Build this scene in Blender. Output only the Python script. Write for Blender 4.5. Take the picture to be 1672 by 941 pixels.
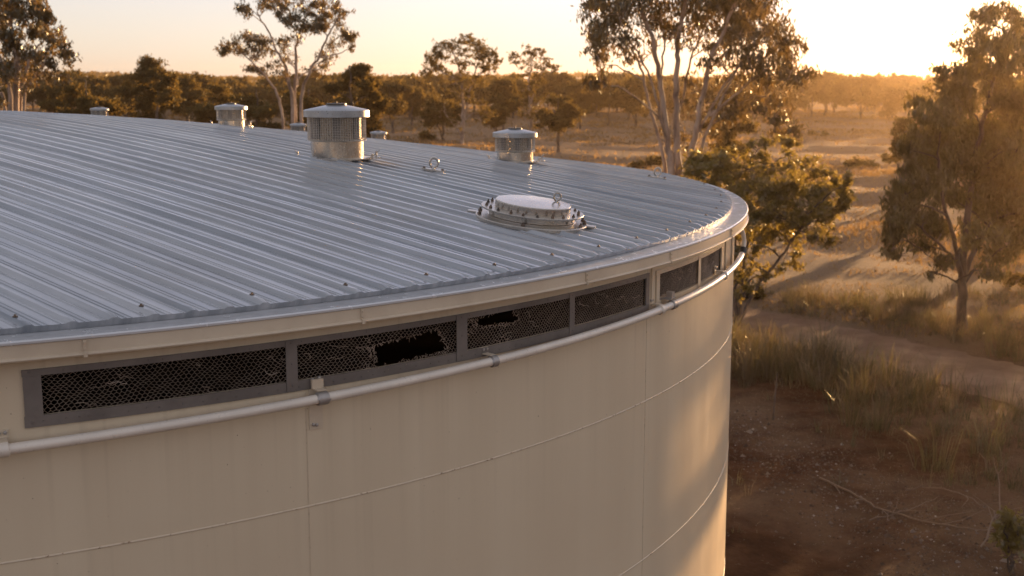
import bpy, math, random
import numpy as np
from mathutils import Vector, Matrix

for _o in list(bpy.data.objects): bpy.data.objects.remove(_o)
SC = bpy.context.scene
COL = SC.collection
R = math.radians

# ------------------------------------------------------------------ camera
CAM_H = 7.0
PITCH = R(9.662)
FPX = 2000.0                      # focal length in photo pixels (1672 wide)
cd = bpy.data.cameras.new('camera'); cam = bpy.data.objects.new('camera', cd); COL.objects.link(cam)
cam.location = (0, 0, CAM_H); cam.rotation_euler = (R(90) - PITCH, 0, 0)
cd.sensor_width = 36.0; cd.lens = 36.0 * FPX / 1672.0
cd.clip_start = 0.1; cd.clip_end = 6000
cd.dof.use_dof = True; cd.dof.focus_distance = 8.0; cd.dof.aperture_fstop = 3.2; cd.dof.aperture_blades = 0
SC.camera = cam

# ------------------------------------------------------------------ light
SUN_AZ = 30.5                     # degrees to the right of the view direction
SUN_EL = 4.0
w = bpy.data.worlds.new('World'); SC.world = w; w.use_nodes = True
nt = w.node_tree; nt.nodes.clear()
sky = nt.nodes.new('ShaderNodeTexSky'); sky.sky_type = 'NISHITA'; sky.sun_disc = False
sky.sun_elevation = R(SUN_EL); sky.sun_rotation = R(SUN_AZ)
sky.air_density = 1.0; sky.dust_density = 0.8; sky.ozone_density = 1.5; sky.altitude = 0
bg = nt.nodes.new('ShaderNodeBackground'); bg.inputs['Strength'].default_value = 0.15
wo = nt.nodes.new('ShaderNodeOutputWorld')
# sky flattened by gamma for even fill, plus an added tinted glow round the sun
sg = nt.nodes.new('ShaderNodeGamma'); sg.inputs['Gamma'].default_value = 0.30
hs = nt.nodes.new('ShaderNodeHueSaturation'); hs.inputs['Saturation'].default_value = 0.45
sm = nt.nodes.new('ShaderNodeMix'); sm.data_type = 'RGBA'; sm.blend_type = 'MULTIPLY'; sm.inputs[0].default_value = 1.0; sm.inputs[7].default_value = (0.84, 0.79, 0.77, 1)
gl_ = nt.nodes.new('ShaderNodeMix'); gl_.data_type = 'RGBA'; gl_.blend_type = 'MULTIPLY'; gl_.inputs[0].default_value = 1.0; gl_.inputs[7].default_value = (0.0167, 0.0235, 0.095, 1)
ad = nt.nodes.new('ShaderNodeMix'); ad.data_type = 'RGBA'; ad.blend_type = 'ADD'; ad.inputs[0].default_value = 1.0
nt.links.new(sky.outputs[0], sg.inputs[0]); nt.links.new(sg.outputs[0], hs.inputs['Color']); nt.links.new(hs.outputs[0], sm.inputs[6])
sp_ = nt.nodes.new('ShaderNodeGamma'); sp_.inputs['Gamma'].default_value = 1.5
nt.links.new(sky.outputs[0], sp_.inputs[0]); nt.links.new(sp_.outputs[0], gl_.inputs[6]); nt.links.new(sm.outputs[2], ad.inputs[6]); nt.links.new(gl_.outputs[2], ad.inputs[7])
nt.links.new(ad.outputs[2], bg.inputs['Color']); nt.links.new(bg.outputs[0], wo.inputs['Surface'])
sd = bpy.data.lights.new('sun', 'SUN'); so = bpy.data.objects.new('sun', sd); COL.objects.link(so)
sd.energy = 3.8; sd.angle = R(0.6); sd.color = (1.0, 0.60, 0.28)
_dir = Vector((math.sin(R(SUN_AZ)) * math.cos(R(SUN_EL)), math.cos(R(SUN_AZ)) * math.cos(R(SUN_EL)), math.sin(R(SUN_EL))))
so.rotation_euler = _dir.to_track_quat('Z', 'Y').to_euler(); so.location = (60, 150, 60)
SC.view_settings.view_transform = 'Standard'; SC.view_settings.look = 'None'
SC.view_settings.exposure = 2.15; SC.view_settings.gamma = 1.0; SC.view_settings.use_curve_mapping = False
SC.render.engine = 'CYCLES'
SC.cycles.use_denoising = True
SC.cycles.max_bounces = 8; SC.cycles.diffuse_bounces = 3; SC.cycles.glossy_bounces = 3
SC.cycles.transmission_bounces = 4; SC.cycles.transparent_max_bounces = 12; SC.cycles.volume_bounces = 1
SC.cycles.sample_clamp_indirect = 6.0
HAZE_DENSITY = 0.00017; HAZE_COLOR = (1.0, 0.72, 0.45); HAZE_G = 0.84

# ------------------------------------------------------------------ helpers
def at(x, y, Y):
    """point of the photo's pixel x, y that stands Y metres ahead of the camera"""
    u = (x - 836) / FPX; v = -(y - 470.5) / FPX; c, s = math.cos(PITCH), math.sin(PITCH)
    d = Vector((u, c + v * s, -s + v * c)); d *= Y / d.y
    return Vector((d.x, d.y, d.z + CAM_H))

def floor_at(x, y):
    u = (x - 836) / FPX; v = -(y - 470.5) / FPX; c, s = math.cos(PITCH), math.sin(PITCH)
    d = Vector((u, c + v * s, -s + v * c)); d *= -CAM_H / d.z
    return Vector((d.x, d.y, 0.0))

def nm(m):
    m.use_nodes = True
    return m.node_tree

def principled(name, col, rough=0.6, metal=0.0, spec=0.5):
    m = bpy.data.materials.new(name); t = nm(m); b = t.nodes['Principled BSDF']
    b.inputs['Base Color'].default_value = (*col, 1); b.inputs['Roughness'].default_value = rough
    b.inputs['Metallic'].default_value = metal; b.inputs['Specular IOR Level'].default_value = spec
    return m, t, b

def noise(t, scale, detail=4, rough=0.55, vec=None, dist=0.0):
    n = t.nodes.new('ShaderNodeTexNoise'); n.inputs['Scale'].default_value = scale
    n.inputs['Detail'].default_value = detail; n.inputs['Roughness'].default_value = rough
    n.inputs['Distortion'].default_value = dist
    if vec is not None: t.links.new(vec, n.inputs['Vector'])
    return n.outputs['Fac']

def ramp(t, fac, stops):
    r = t.nodes.new('ShaderNodeValToRGB'); t.links.new(fac, r.inputs['Fac'])
    e = r.color_ramp.elements
    while len(e) < len(stops): e.new(0.5)
    for k, (p, c) in enumerate(stops):
        e[k].position = p; e[k].color = (*c, 1) if len(c) == 3 else c
    return r.outputs['Color']

def mapping(t, src, scale=(1, 1, 1), rot=(0, 0, 0)):
    m = t.nodes.new('ShaderNodeMapping'); m.inputs['Scale'].default_value = scale; m.inputs['Rotation'].default_value = rot
    t.links.new(src, m.inputs['Vector']); return m.outputs[0]

def objco(t):
    n = t.nodes.new('ShaderNodeTexCoord'); return n.outputs['Object']

def mix(t, fac, a, b, blend='MIX'):
    n = t.nodes.new('ShaderNodeMix'); n.data_type = 'RGBA'; n.blend_type = blend
    if isinstance(fac, (int, float)): n.inputs[0].default_value = fac
    else: t.links.new(fac, n.inputs[0])
    for k, s in ((6, a), (7, b)):
        if isinstance(s, tuple): n.inputs[k].default_value = (*s, 1)
        else: t.links.new(s, n.inputs[k])
    return n.outputs[2]

def maprange(t, src, a, b, c=0.0, d=1.0):
    n = t.nodes.new('ShaderNodeMapRange'); t.links.new(src, n.inputs[0])
    for k, v in enumerate((a, b, c, d)): n.inputs[k + 1].default_value = v
    return n.outputs[0]

def math_(t, op, a, b=None):
    n = t.nodes.new('ShaderNodeMath'); n.operation = op
    for k, s in ((0, a), (1, b)):
        if s is None: continue
        if isinstance(s, (int, float)): n.inputs[k].default_value = s
        else: t.links.new(s, n.inputs[k])
    return n.outputs[0]

def bump(t, b, h, strength=0.3, dist=0.02):
    n = t.nodes.new('ShaderNodeBump'); n.inputs['Strength'].default_value = strength; n.inputs['Distance'].default_value = dist
    t.links.new(h, n.inputs['Height']); t.links.new(n.outputs[0], b.inputs['Normal'])

class MB:
    """collects shapes, then links them as ONE mesh object"""
    def __init__(s): s.v = []; s.f = []
    def add(s, vs, fs):
        o = len(s.v); s.v += [tuple(p) for p in vs]; s.f += [tuple(i + o for i in f) for f in fs]
    def box(s, c, d, rot=None):
        c = Vector(c); h = [x / 2 for x in d]; vs = []
        for k in range(8):
            p = Vector(((k & 1) * 2 - 1, (k >> 1 & 1) * 2 - 1, (k >> 2 & 1) * 2 - 1)); p = Vector((p.x * h[0], p.y * h[1], p.z * h[2]))
            if rot is not None: p = rot @ p
            vs.append(c + p)
        s.add(vs, [(0, 2, 3, 1), (4, 5, 7, 6), (0, 1, 5, 4), (2, 6, 7, 3), (0, 4, 6, 2), (1, 3, 7, 5)])
    def tube(s, pts, rad, n=6, cap=True):
        pts = [Vector(p) for p in pts]
        if isinstance(rad, (int, float)): rad = [rad] * len(pts)
        vs = []; fs = []; prev = None
        for i, p in enumerate(pts):
            a = pts[max(i - 1, 0)]; b = pts[min(i + 1, len(pts) - 1)]; d = (b - a)
            d = d.normalized() if d.length > 1e-9 else Vector((0, 0, 1))
            if prev is None:
                up = Vector((0, 0, 1)) if abs(d.z) < 0.9 else Vector((1, 0, 0)); x = d.cross(up).normalized()
            else:
                x = (prev - d * prev.dot(d)); x = x.normalized() if x.length > 1e-6 else d.orthogonal().normalized()
            prev = x; y = d.cross(x)
            for k in range(n):
                q = 2 * math.pi * k / n; vs.append(p + (x * math.cos(q) + y * math.sin(q)) * rad[i])
        for i in range(len(pts) - 1):
            for k in range(n):
                a = i * n + k; b = i * n + (k + 1) % n; fs.append((a, b, b + n, a + n))
        if cap: fs.append(tuple(range(n))[::-1]); fs.append(tuple(range((len(pts) - 1) * n, len(pts) * n)))
        s.add(vs, fs)
    def lathe(s, prof, n=48, c=(0, 0, 0), a0=0.0, a1=2 * math.pi, close=False):
        full = abs(a1 - a0 - 2 * math.pi) < 1e-6; cols = n if full else n + 1; vs = []; fs = []; m = len(prof)
        for k in range(cols):
            q = a0 + (a1 - a0) * k / n
            for r, z in prof: vs.append((c[0] + r * math.cos(q), c[1] + r * math.sin(q), c[2] + z))
        for k in range(n):
            k2 = (k + 1) % cols
            for j in range(m if close else m - 1):
                j2 = (j + 1) % m
                fs.append((k * m + j, k2 * m + j, k2 * m + j2, k * m + j2))
        if not full and close:
            fs.append(tuple(range(m))); fs.append(tuple(range((cols - 1) * m, cols * m))[::-1])
        s.add(vs, fs)
    def build(s, name, mat, parent=None, smooth=None, org=(0, 0, 0)):
        me = bpy.data.meshes.new(name); o = Vector(org)
        me.from_pydata([(p[0] - o.x, p[1] - o.y, p[2] - o.z) for p in s.v], [], s.f)
        if mat: me.materials.append(mat)
        me.validate(); me.update()
        if smooth is not None:
            me.polygons.foreach_set('use_smooth', [True] * len(me.polygons))
            if smooth < 180: me.set_sharp_from_angle(angle=R(smooth))
        ob = bpy.data.objects.new(name, me); COL.objects.link(ob)
        if parent: ob.parent = parent
        return ob

def np_mesh(name, verts, nper, mat, parent=None, smooth=False):
    """many loose polygons of nper corners each"""
    verts = np.asarray(verts, np.float32); n = len(verts); nf = n // nper
    me = bpy.data.meshes.new(name); me.vertices.add(n); me.vertices.foreach_set('co', verts.ravel())
    me.loops.add(n); me.loops.foreach_set('vertex_index', np.arange(n, dtype=np.int32))
    me.polygons.add(nf); me.polygons.foreach_set('loop_start', np.arange(nf, dtype=np.int32) * nper)
    me.polygons.foreach_set('loop_total', np.full(nf, nper, np.int32))
    if mat: me.materials.append(mat)
    me.update(calc_edges=True)
    ob = bpy.data.objects.new(name, me); COL.objects.link(ob)
    if parent: ob.parent = parent
    return ob

def tag(o, label=None, cat=None, group=None, kind=None):
    if label: o['label'] = label
    if cat: o['category'] = cat
    if group: o['group'] = group
    if kind: o['kind'] = kind
    return o

def thing(name, loc, label, cat, group=None, rot=None):
    o = bpy.data.objects.new(name, None); COL.objects.link(o); o.empty_display_size = 0.2
    o.location = loc
    if rot is not None: o.rotation_euler = rot
    return tag(o, label, cat, group)

def copy_tree(o, parent=None):
    c = o.copy(); COL.objects.link(c)
    if parent: c.parent = parent
    for ch in list(o.children): copy_tree(ch, c)
    return c

# ------------------------------------------------------------------ materials
def leaf_mat(name, dark, light, trans, scale=0.8, gloss=0.08):
    m = bpy.data.materials.new(name); t = nm(m); t.nodes.clear()
    g = t.nodes.new('ShaderNodeNewGeometry'); oc = objco(t)
    col = ramp(t, g.outputs['Random Per Island'], [(0.0, dark), (0.75, light), (1.0, tuple(min(1, c * 1.5) for c in light))])
    big = noise(t, scale, 2, 0.5, oc)
    col = mix(t, maprange(t, big, 0.35, 0.7), col, tuple(c * 0.62 for c in dark))
    d = t.nodes.new('ShaderNodeBsdfDiffuse'); t.links.new(col, d.inputs[0])
    tr = t.nodes.new('ShaderNodeBsdfTranslucent'); tr.inputs[0].default_value = (*trans, 1)
    gl = t.nodes.new('ShaderNodeBsdfGlossy'); gl.inputs[0].default_value = (0.8, 0.8, 0.7, 1); gl.inputs['Roughness'].default_value = 0.35
    a = t.nodes.new('ShaderNodeMixShader'); a.inputs[0].default_value = 0.42
    t.links.new(d.outputs[0], a.inputs[1]); t.links.new(tr.outputs[0], a.inputs[2])
    b = t.nodes.new('ShaderNodeMixShader'); b.inputs[0].default_value = gloss
    t.links.new(a.outputs[0], b.inputs[1]); t.links.new(gl.outputs[0], b.inputs[2])
    o = t.nodes.new('ShaderNodeOutputMaterial'); t.links.new(b.outputs[0], o.inputs[0])
    return m

M = {}
M['leaf'] = leaf_mat('gum_leaf', (0.042, 0.038, 0.014), (0.085, 0.072, 0.025), (0.17, 0.10, 0.024))
M['gold'] = leaf_mat('sunlit_leaf', (0.040, 0.041, 0.013), (0.082, 0.078, 0.024), (0.22, 0.145, 0.03))
M['bush'] = leaf_mat('bush_leaf', (0.032, 0.038, 0.011), (0.075, 0.076, 0.020), (0.36, 0.25, 0.04))
M['far'] = leaf_mat('far_leaf', (0.046, 0.040, 0.017), (0.098, 0.082, 0.030), (0.17, 0.11, 0.026), 0.3, 0.015)
M['grass'] = leaf_mat('dry_grass', (0.11, 0.075, 0.036), (0.24, 0.165, 0.075), (0.46, 0.28, 0.10), 0.25, 0.03)
M['straw'] = leaf_mat('dead_straw', (0.10, 0.070, 0.037), (0.30, 0.215, 0.115), (0.12, 0.08, 0.035), 0.4)
M['sedge'] = leaf_mat('green_grass', (0.050, 0.045, 0.019), (0.175, 0.148, 0.062), (0.14, 0.108, 0.038), 0.4)

def bark(name, a, b, scale):
    m, t, p = principled(name, a, 0.85); oc = objco(t)
    n = noise(t, scale, 5, 0.6, mapping(t, oc, (1, 1, 0.35)))
    t.links.new(ramp(t, n, [(0.38, b), (0.6, a)]), p.inputs['Base Color'])
    bump(t, p, n, 0.5, 0.03)
    return m
M['pale_bark'] = bark('pale_bark', (0.40, 0.31, 0.24), (0.16, 0.11, 0.08), 3.0)
M['dark_bark'] = bark('dark_bark', (0.13, 0.095, 0.07), (0.05, 0.036, 0.028), 4.0)

# cream tank paint, weathered in vertical streaks
m, t, p = principled('cream_paint', (0.43, 0.355, 0.265), 0.38); oc = objco(t)
s1 = noise(t, 1.0, 6, 0.6, mapping(t, oc, (4.5, 4.5, 0.16)))
s2 = noise(t, 0.6, 4, 0.5, oc); s3 = noise(t, 60, 3, 0.6, oc)
c = ramp(t, s1, [(0.3, (0.635, 0.520, 0.362)), (0.55, (0.665, 0.550, 0.384)), (0.75, (0.69, 0.575, 0.405))])
c = mix(t, maprange(t, s2, 0.35, 0.68, 0.0, 0.6), c, (0.60, 0.485, 0.335))
sz_ = t.nodes.new('ShaderNodeSeparateXYZ'); t.links.new(oc, sz_.inputs[0])            # dirty runs below the vents and the seams
run = maprange(t, noise(t, 1.0, 3, 0.6, mapping(t, oc, (16, 16, 0.12))), 0.52, 0.72)
top_ = math_(t, 'MAXIMUM', maprange(t, sz_.outputs[2], 4.55, 5.3, 0.0, 0.22), math_(t, 'MULTIPLY', maprange(t, sz_.outputs[2], 3.9, 4.6, 0.0, 0.14), maprange(t, sz_.outputs[2], 4.6, 4.61, 1.0, 0.0)))
c = mix(t, math_(t, 'MULTIPLY', run, top_), c, (0.36, 0.27, 0.175))
spk = noise(t, 55, 2, 0.5, oc)
c = mix(t, maprange(t, spk, 0.765, 0.79), c, (0.17, 0.10, 0.06))
t.links.new(c, p.inputs['Base Color'])
t.links.new(maprange(t, s1, 0.3, 0.7, 0.30, 0.46), p.inputs['Roughness'])
bn = t.nodes.new('ShaderNodeMath'); bn.operation = 'ADD'
t.links.new(noise(t, 1.3, 3, 0.5, oc), bn.inputs[0]); t.links.new(math_(t, 'MULTIPLY', s3, 0.05), bn.inputs[1])
bump(t, p, bn.outputs[0], 0.25, 0.015); M['cream'] = m

m, t, p = principled('seam_paint', (0.50, 0.41, 0.30), 0.5); oc = objco(t)
t.links.new(ramp(t, noise(t, 26, 5, 0.7, oc), [(0.34, (0.26, 0.16, 0.09)), (0.44, (0.62, 0.51, 0.37))]), p.inputs['Base Color']); M['seam'] = m
m, t, p = principled('fascia_paint', (0.46, 0.375, 0.27), 0.36); oc = objco(t)
t.links.new(ramp(t, noise(t, 2.5, 6, 0.62, oc), [(0.3, (0.50, 0.40, 0.285)), (0.6, (0.60, 0.495, 0.36))]), p.inputs['Base Color']); M['fascia'] = m
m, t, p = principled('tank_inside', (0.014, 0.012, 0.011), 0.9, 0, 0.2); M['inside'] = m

# corrugated roof metal
def metal(name, col, rough, met=0.85, amt=0.12, sc=3.0, bmp=0.10):
    m, t, p = principled(name, col, rough, met); oc = objco(t)
    n = noise(t, sc, 6, 0.6, oc); n2 = noise(t, sc * 14, 3, 0.6, oc)
    lo = tuple(c * (1 - 2.2 * amt) for c in col); hi = tuple(min(1, c * (1 + amt)) for c in col)
    t.links.new(ramp(t, n, [(0.32, lo), (0.62, hi)]), p.inputs['Base Color'])
    t.links.new(maprange(t, n2, 0.3, 0.7, rough * 0.75, rough * 1.3), p.inputs['Roughness'])
    if bmp: bump(t, p, n, bmp, 0.006)
    return m
M['steel'] = metal('galvanised_steel', (0.46, 0.42, 0.37), 0.32, 0.85, 0.08, 6.0, 0.0)
M['stainless'] = metal('stainless_steel', (0.47, 0.42, 0.36), 0.22, 0.9, 0.05, 4.0, 0.0)
M['cap'] = metal('dull_zinc', (0.33, 0.335, 0.34), 0.34, 0.75, 0.08, 5.0, 0.0)
M['flash'] = metal('edge_flashing_zinc', (0.60, 0.60, 0.60), 0.22, 0.25, 0.03, 0.9, 0.0)
M['baffle'] = metal('brown_baffle_steel', (0.34, 0.28, 0.215), 0.28, 0.8, 0.08, 4.0, 0.0)
M['dark_steel'] = metal('dark_steel', (0.10, 0.085, 0.07), 0.5, 0.6)
M['frame'] = metal('grey_frame_paint', (0.17, 0.145, 0.125), 0.5, 0.2)
M['wire'] = metal('mesh_wire', (0.42, 0.33, 0.25), 0.5, 0.25)
M['bolt'] = metal('rusty_bolt', (0.17, 0.12, 0.085), 0.6, 0.4)
M['pipe'] = metal('off_white_pipe', (0.70, 0.62, 0.52), 0.33, 0.05, 0.05)
M['clip'] = metal('pipe_clip', (0.36, 0.33, 0.30), 0.42, 0.5)
M['rubber'] = principled('black_rubber', (0.02, 0.02, 0.02), 0.6)[0]

RIB_A = R(-39.5)
m, t, p = principled('roof_zinc', (0.40, 0.41, 0.43), 0.28, 0.40); oc = objco(t)
al = mapping(t, oc, (0.5, 9.0, 1.0), (0, 0, 0)); 
rot = mapping(t, oc, (1, 1, 1), (0, 0, -RIB_A))
st = noise(t, 1.0, 5, 0.6, mapping(t, rot, (0.35, 12.0, 1.0)))
bl = noise(t, 0.9, 4, 0.55, oc)
c = ramp(t, st, [(0.28, (0.22, 0.24, 0.265)), (0.5, (0.335, 0.35, 0.37)), (0.74, (0.50, 0.505, 0.515))])
c = mix(t, maprange(t, bl, 0.40, 0.72, 0.0, 0.5), c, (0.27, 0.255, 0.24))
t.links.new(c, p.inputs['Base Color'])
t.links.new(maprange(t, noise(t, 2.2, 5, 0.65, mapping(t, rot, (0.6, 3, 1))), 0.3, 0.7, 0.10, 0.24), p.inputs['Roughness'])
oil = noise(t, 1.0, 3, 0.55, mapping(t, rot, (1.1, 3.2, 1.0)))
bump(t, p, oil, 0.5, 0.03); M['roof'] = m

# ground
GRAVEL_A, GRAVEL_B = floor_at(1190, 690), floor_at(1640, 960)
m, t, p = principled('bare_ground', (0.12, 0.085, 0.055), 0.95, 0, 0.04); oc = objco(t)
n1 = noise(t, 0.22, 5, 0.6, oc); n2 = noise(t, 1.7, 6, 0.65, oc); n3 = noise(t, 14, 4, 0.7, oc); n4 = noise(t, 0.045, 4, 0.6, oc)
soil = ramp(t, n2, [(0.3, (0.040, 0.017, 0.008)), (0.5, (0.070, 0.031, 0.014)), (0.72, (0.11, 0.054, 0.027))])
straw = ramp(t, n3, [(0.3, (0.12, 0.080, 0.048)), (0.6, (0.24, 0.165, 0.10))])
straw = mix(t, maprange(t, n4, 0.4, 0.65), straw, (0.25, 0.165, 0.10))
sx = t.nodes.new('ShaderNodeSeparateXYZ'); t.links.new(oc, sx.inputs[0])
far = maprange(t, math_(t, 'ADD', sx.outputs[1], math_(t, 'MULTIPLY', n1, 16)), 34, 46)
patch = maprange(t, n1, 0.45, 0.62)
c = mix(t, math_(t, 'MAXIMUM', far, math_(t, 'MULTIPLY', patch, 0.5)), soil, straw)
t.links.new(c, p.inputs['Base Color'])
hh = math_(t, 'ADD', math_(t, 'MULTIPLY', n2, 0.7), math_(t, 'MULTIPLY', n3, 0.35))
bump(t, p, hh, 1.0, 0.12); M['ground'] = m
m, t, p = principled('dirt_track', (0.18, 0.115, 0.078), 0.95, 0, 0.04); oc = objco(t)
n2 = noise(t, 0.9, 6, 0.62, oc); n3 = noise(t, 22, 3, 0.6, oc)
t.links.new(ramp(t, n2, [(0.3, (0.14, 0.085, 0.054)), (0.55, (0.215, 0.137, 0.09)), (0.75, (0.26, 0.175, 0.12))]), p.inputs['Base Color'])
bump(t, p, math_(t, 'ADD', n2, math_(t, 'MULTIPLY', n3, 0.3)), 0.8, 0.08); M['road'] = m
m, t, p = principled('pebble', (0.2, 0.17, 0.15), 0.85, 0, 0.15)
g = t.nodes.new('ShaderNodeNewGeometry')
t.links.new(ramp(t, g.outputs['Random Per Island'], [(0.0, (0.06, 0.036, 0.024)), (0.6, (0.14, 0.095, 0.066)), (0.96, (0.19, 0.15, 0.12)), (1.0, (0.36, 0.32, 0.28))]), p.inputs['Base Color']); M['pebble'] = m
m, t, p = principled('dry_twig', (0.17, 0.115, 0.075), 0.85); M['twig'] = m
m, t, p = principled('hill_scrub', (0.06, 0.048, 0.03), 0.95); oc = objco(t)
t.links.new(ramp(t, noise(t, 0.03, 6, 0.7, oc), [(0.35, (0.045, 0.036, 0.022)), (0.65, (0.10, 0.075, 0.042))]), p.inputs['Base Color']); M['hill'] = m

# ------------------------------------------------------------------ ground, track, hills
TC = Vector((-6.235, 13.599)); TR = 8.7025; ZR = 5.75; TW = TR - 0.12
ROAD = [floor_at(x, y) for x, y in ((1060, 492), (1150, 508), (1215, 521), (1310, 539), (1400, 562), (1540, 594), (1672, 627), (1860, 680), (2200, 800))]
ROADXY = np.array([(q.x, q.y) for q in ROAD])
def road_dist(x, y):
    x = np.asarray(x, float); y = np.asarray(y, float); best = np.full(x.shape, 1e9)
    for a, b in zip(ROADXY[:-1], ROADXY[1:]):
        d = b - a; L = d @ d; tt = np.clip(((x - a[0]) * d[0] + (y - a[1]) * d[1]) / L, 0, 1)
        best = np.minimum(best, np.hypot(x - a[0] - tt * d[0], y - a[1] - tt * d[1]))
    return best
def gz(x, y):
    x = np.asarray(x, float); y = np.asarray(y, float)
    near = 0.07 * np.sin(x * 0.9 + 1.3) * np.cos(y * 0.7) + 0.05 * np.sin(x * 1.9 - y * 1.3)
    far = 0.22 * np.sin(x * 0.13 + 0.7) * np.cos(y * 0.11 + 0.4) + 0.12 * np.sin(x * 0.31 + y * 0.27)
    k = np.clip((y - 45) / 30, 0, 1)
    far = far + (0.13 * np.sin(0.62 * y + 0.16 * x + 2 * np.sin(0.11 * x)) + 0.07 * np.sin(1.15 * y - 0.33 * x + 1.5 * np.sin(0.21 * x))) * np.clip((230 - y) / 90, 0, 1)
    rd = road_dist(x, y); f = np.clip((rd - 1.6) / 2.0, 0, 1)
    bank = 0.10 * np.exp(-((rd - 3.2) / 1.1) ** 2)
    return (near * 1.0 + far * k) * f + bank - 0.06 * (1 - f)

vs = []; fs = []
radii = np.concatenate([[0.0, 2, 4, 6], np.geomspace(7, 1440, 330)]); NA = 260
ang = np.concatenate([np.linspace(R(55), R(125), 200), np.linspace(R(125), R(415), 60, endpoint=False)[1:]])
NA = len(ang)
for q in ang:
    for r in radii:
        x = r * math.cos(q); y = r * math.sin(q); vs.append((x, y))
vs = np.array(vs); zz = gz(vs[:, 0], vs[:, 1]); zz = np.where(np.hypot(vs[:, 0], vs[:, 1]) > 320, 0, zz)
b = MB(); nr = len(radii)
b.v = [(x, y, z) for (x, y), z in zip(vs, zz)]
for k in range(NA):
    k2 = (k + 1) % NA
    for j in range(nr - 1): b.f.append((k * nr + j, k * nr + j + 1, k2 * nr + j + 1, k2 * nr + j))
ground = b.build('ground', M['ground'], smooth=180); tag(ground, kind='structure')

b = MB(); pts = []
for k in range(len(ROAD) - 1):
    for j in range(14): pts.append(ROAD[k].lerp(ROAD[k + 1], j / 14))
W = 9; rr = random.Random(4)
for i, q in enumerate(pts):
    d = (pts[min(i + 1, len(pts) - 1)] - pts[max(i - 1, 0)]).normalized(); nrm = Vector((-d.y, d.x, 0))
    wob = 0.12 * math.sin(i * 0.7) + 0.08 * math.sin(i * 1.9)
    for k in range(W):
        s = (k / (W - 1) - 0.5) * 2; x = q + nrm * (s * (1.75 + (wob if abs(s) > .9 else 0)))
        rut = -0.035 * math.exp(-((abs(s) - 0.48) / 0.14) ** 2) + 0.03 * math.exp(-(s / 0.25) ** 2)
        z = float(gz(x.x, x.y)); b.v.append((x.x, x.y, z + (0.045 + rut if abs(s) < 0.95 else -0.02)))
for i in range(len(pts) - 1):
    for k in range(W - 1): b.f.append((i * W + k, i * W + k + 1, (i + 1) * W + k + 1, (i + 1) * W + k))
tag(b.build('dirt_road', M['road'], smooth=180), kind='structure')

# low wooded hills on the horizon
def hill_z(x, y):
    k = np.clip((np.asarray(y) - 480) / 600, 0, 1); k = k * k * (3 - 2 * k)
    side = 5.5 - np.asarray(x) * 0.007
    return k * np.clip(side + 2.2 * np.sin(np.asarray(x) * 0.011 + 1) + 1.2 * np.sin(np.asarray(x) * 0.03), 1, 30)
b = MB(); NX, NY = 120, 24
for j in range(NY):
    y = 470 + j * 40
    for i in range(NX):
        x = -900 + i * 1800 / (NX - 1); b.v.append((x, y, float(hill_z(x, y)) - 0.3))
for j in range(NY - 1):
    for i in range(NX - 1): a = j * NX + i; b.f.append((a, a + 1, a + NX + 1, a + NX))
tag(b.build('hills', M['hill'], smooth=180), kind='structure')

# ------------------------------------------------------------------ the tank
def roof_z(x, y):
    X = x - TC.x; Y = y - TC.y; s = 1 - (X * X + Y * Y) / TR ** 2
    return ZR + s * (0.861 - 0.371 * X / TR + 0.02 * Y / TR)
def pol(th, r, z): return Vector((TC.x + r * math.cos(th), TC.y + r * math.sin(th), z))

tank = thing('water_tank', (TC.x, TC.y, 0), 'large round cream steel water tank with corrugated roof and torn mesh vents', 'water tank')
ORG = (TC.x, TC.y, 0)
OPEN = [(R(-63.08), R(-32.72)), (R(-31.15), R(-19.95))]; OZ = (5.342, 5.552)
ths = sorted(set([R(a) for a in np.arange(-180, 180, 1.0)] + [a for o in OPEN for a in o]))
zs = [-0.3, 0.8, 2.05, 3.33, 4.60, OZ[0], OZ[1], ZR - 0.075]
b = MB(); bi = MB(); n = len(ths); mz = len(zs)
for rad, mb in ((TW, b), (TW - 0.02, bi)):
    for q in ths:
        for z in zs: mb.v.append(tuple(pol(q, rad, z)))
for k in range(n):
    k2 = (k + 1) % n; mid = ths[k] + 0.5 * ((ths[k2] - ths[k]) % (2 * math.pi))
    inside = any(a < mid < c_ for a, c_ in OPEN)
    for j in range(mz - 1):
        hole = inside and j == 5
        if not hole:
            b.f.append((k * mz + j, k2 * mz + j, k2 * mz + j + 1, k * mz + j + 1))
            bi.f.append((k * mz + j, k * mz + j + 1, k2 * mz + j + 1, k2 * mz + j))
o0 = len(b.v); b.v += bi.v
for k in range(n):                       # reveals of the openings
    k2 = (k + 1) % n; mid = ths[k] + 0.5 * ((ths[k2] - ths[k]) % (2 * math.pi))
    if any(a < mid < c_ for a, c_ in OPEN):
        b.f.append((k * mz + 5, k2 * mz + 5, o0 + k2 * mz + 5, o0 + k * mz + 5)); b.f.append((k * mz + 6, o0 + k * mz + 6, o0 + k2 * mz + 6, k2 * mz + 6))
b.build('wall', M['cream'], tank, smooth=30, org=ORG)
bi.build('wall_lining', M['inside'], tank, smooth=30, org=ORG)

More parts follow.
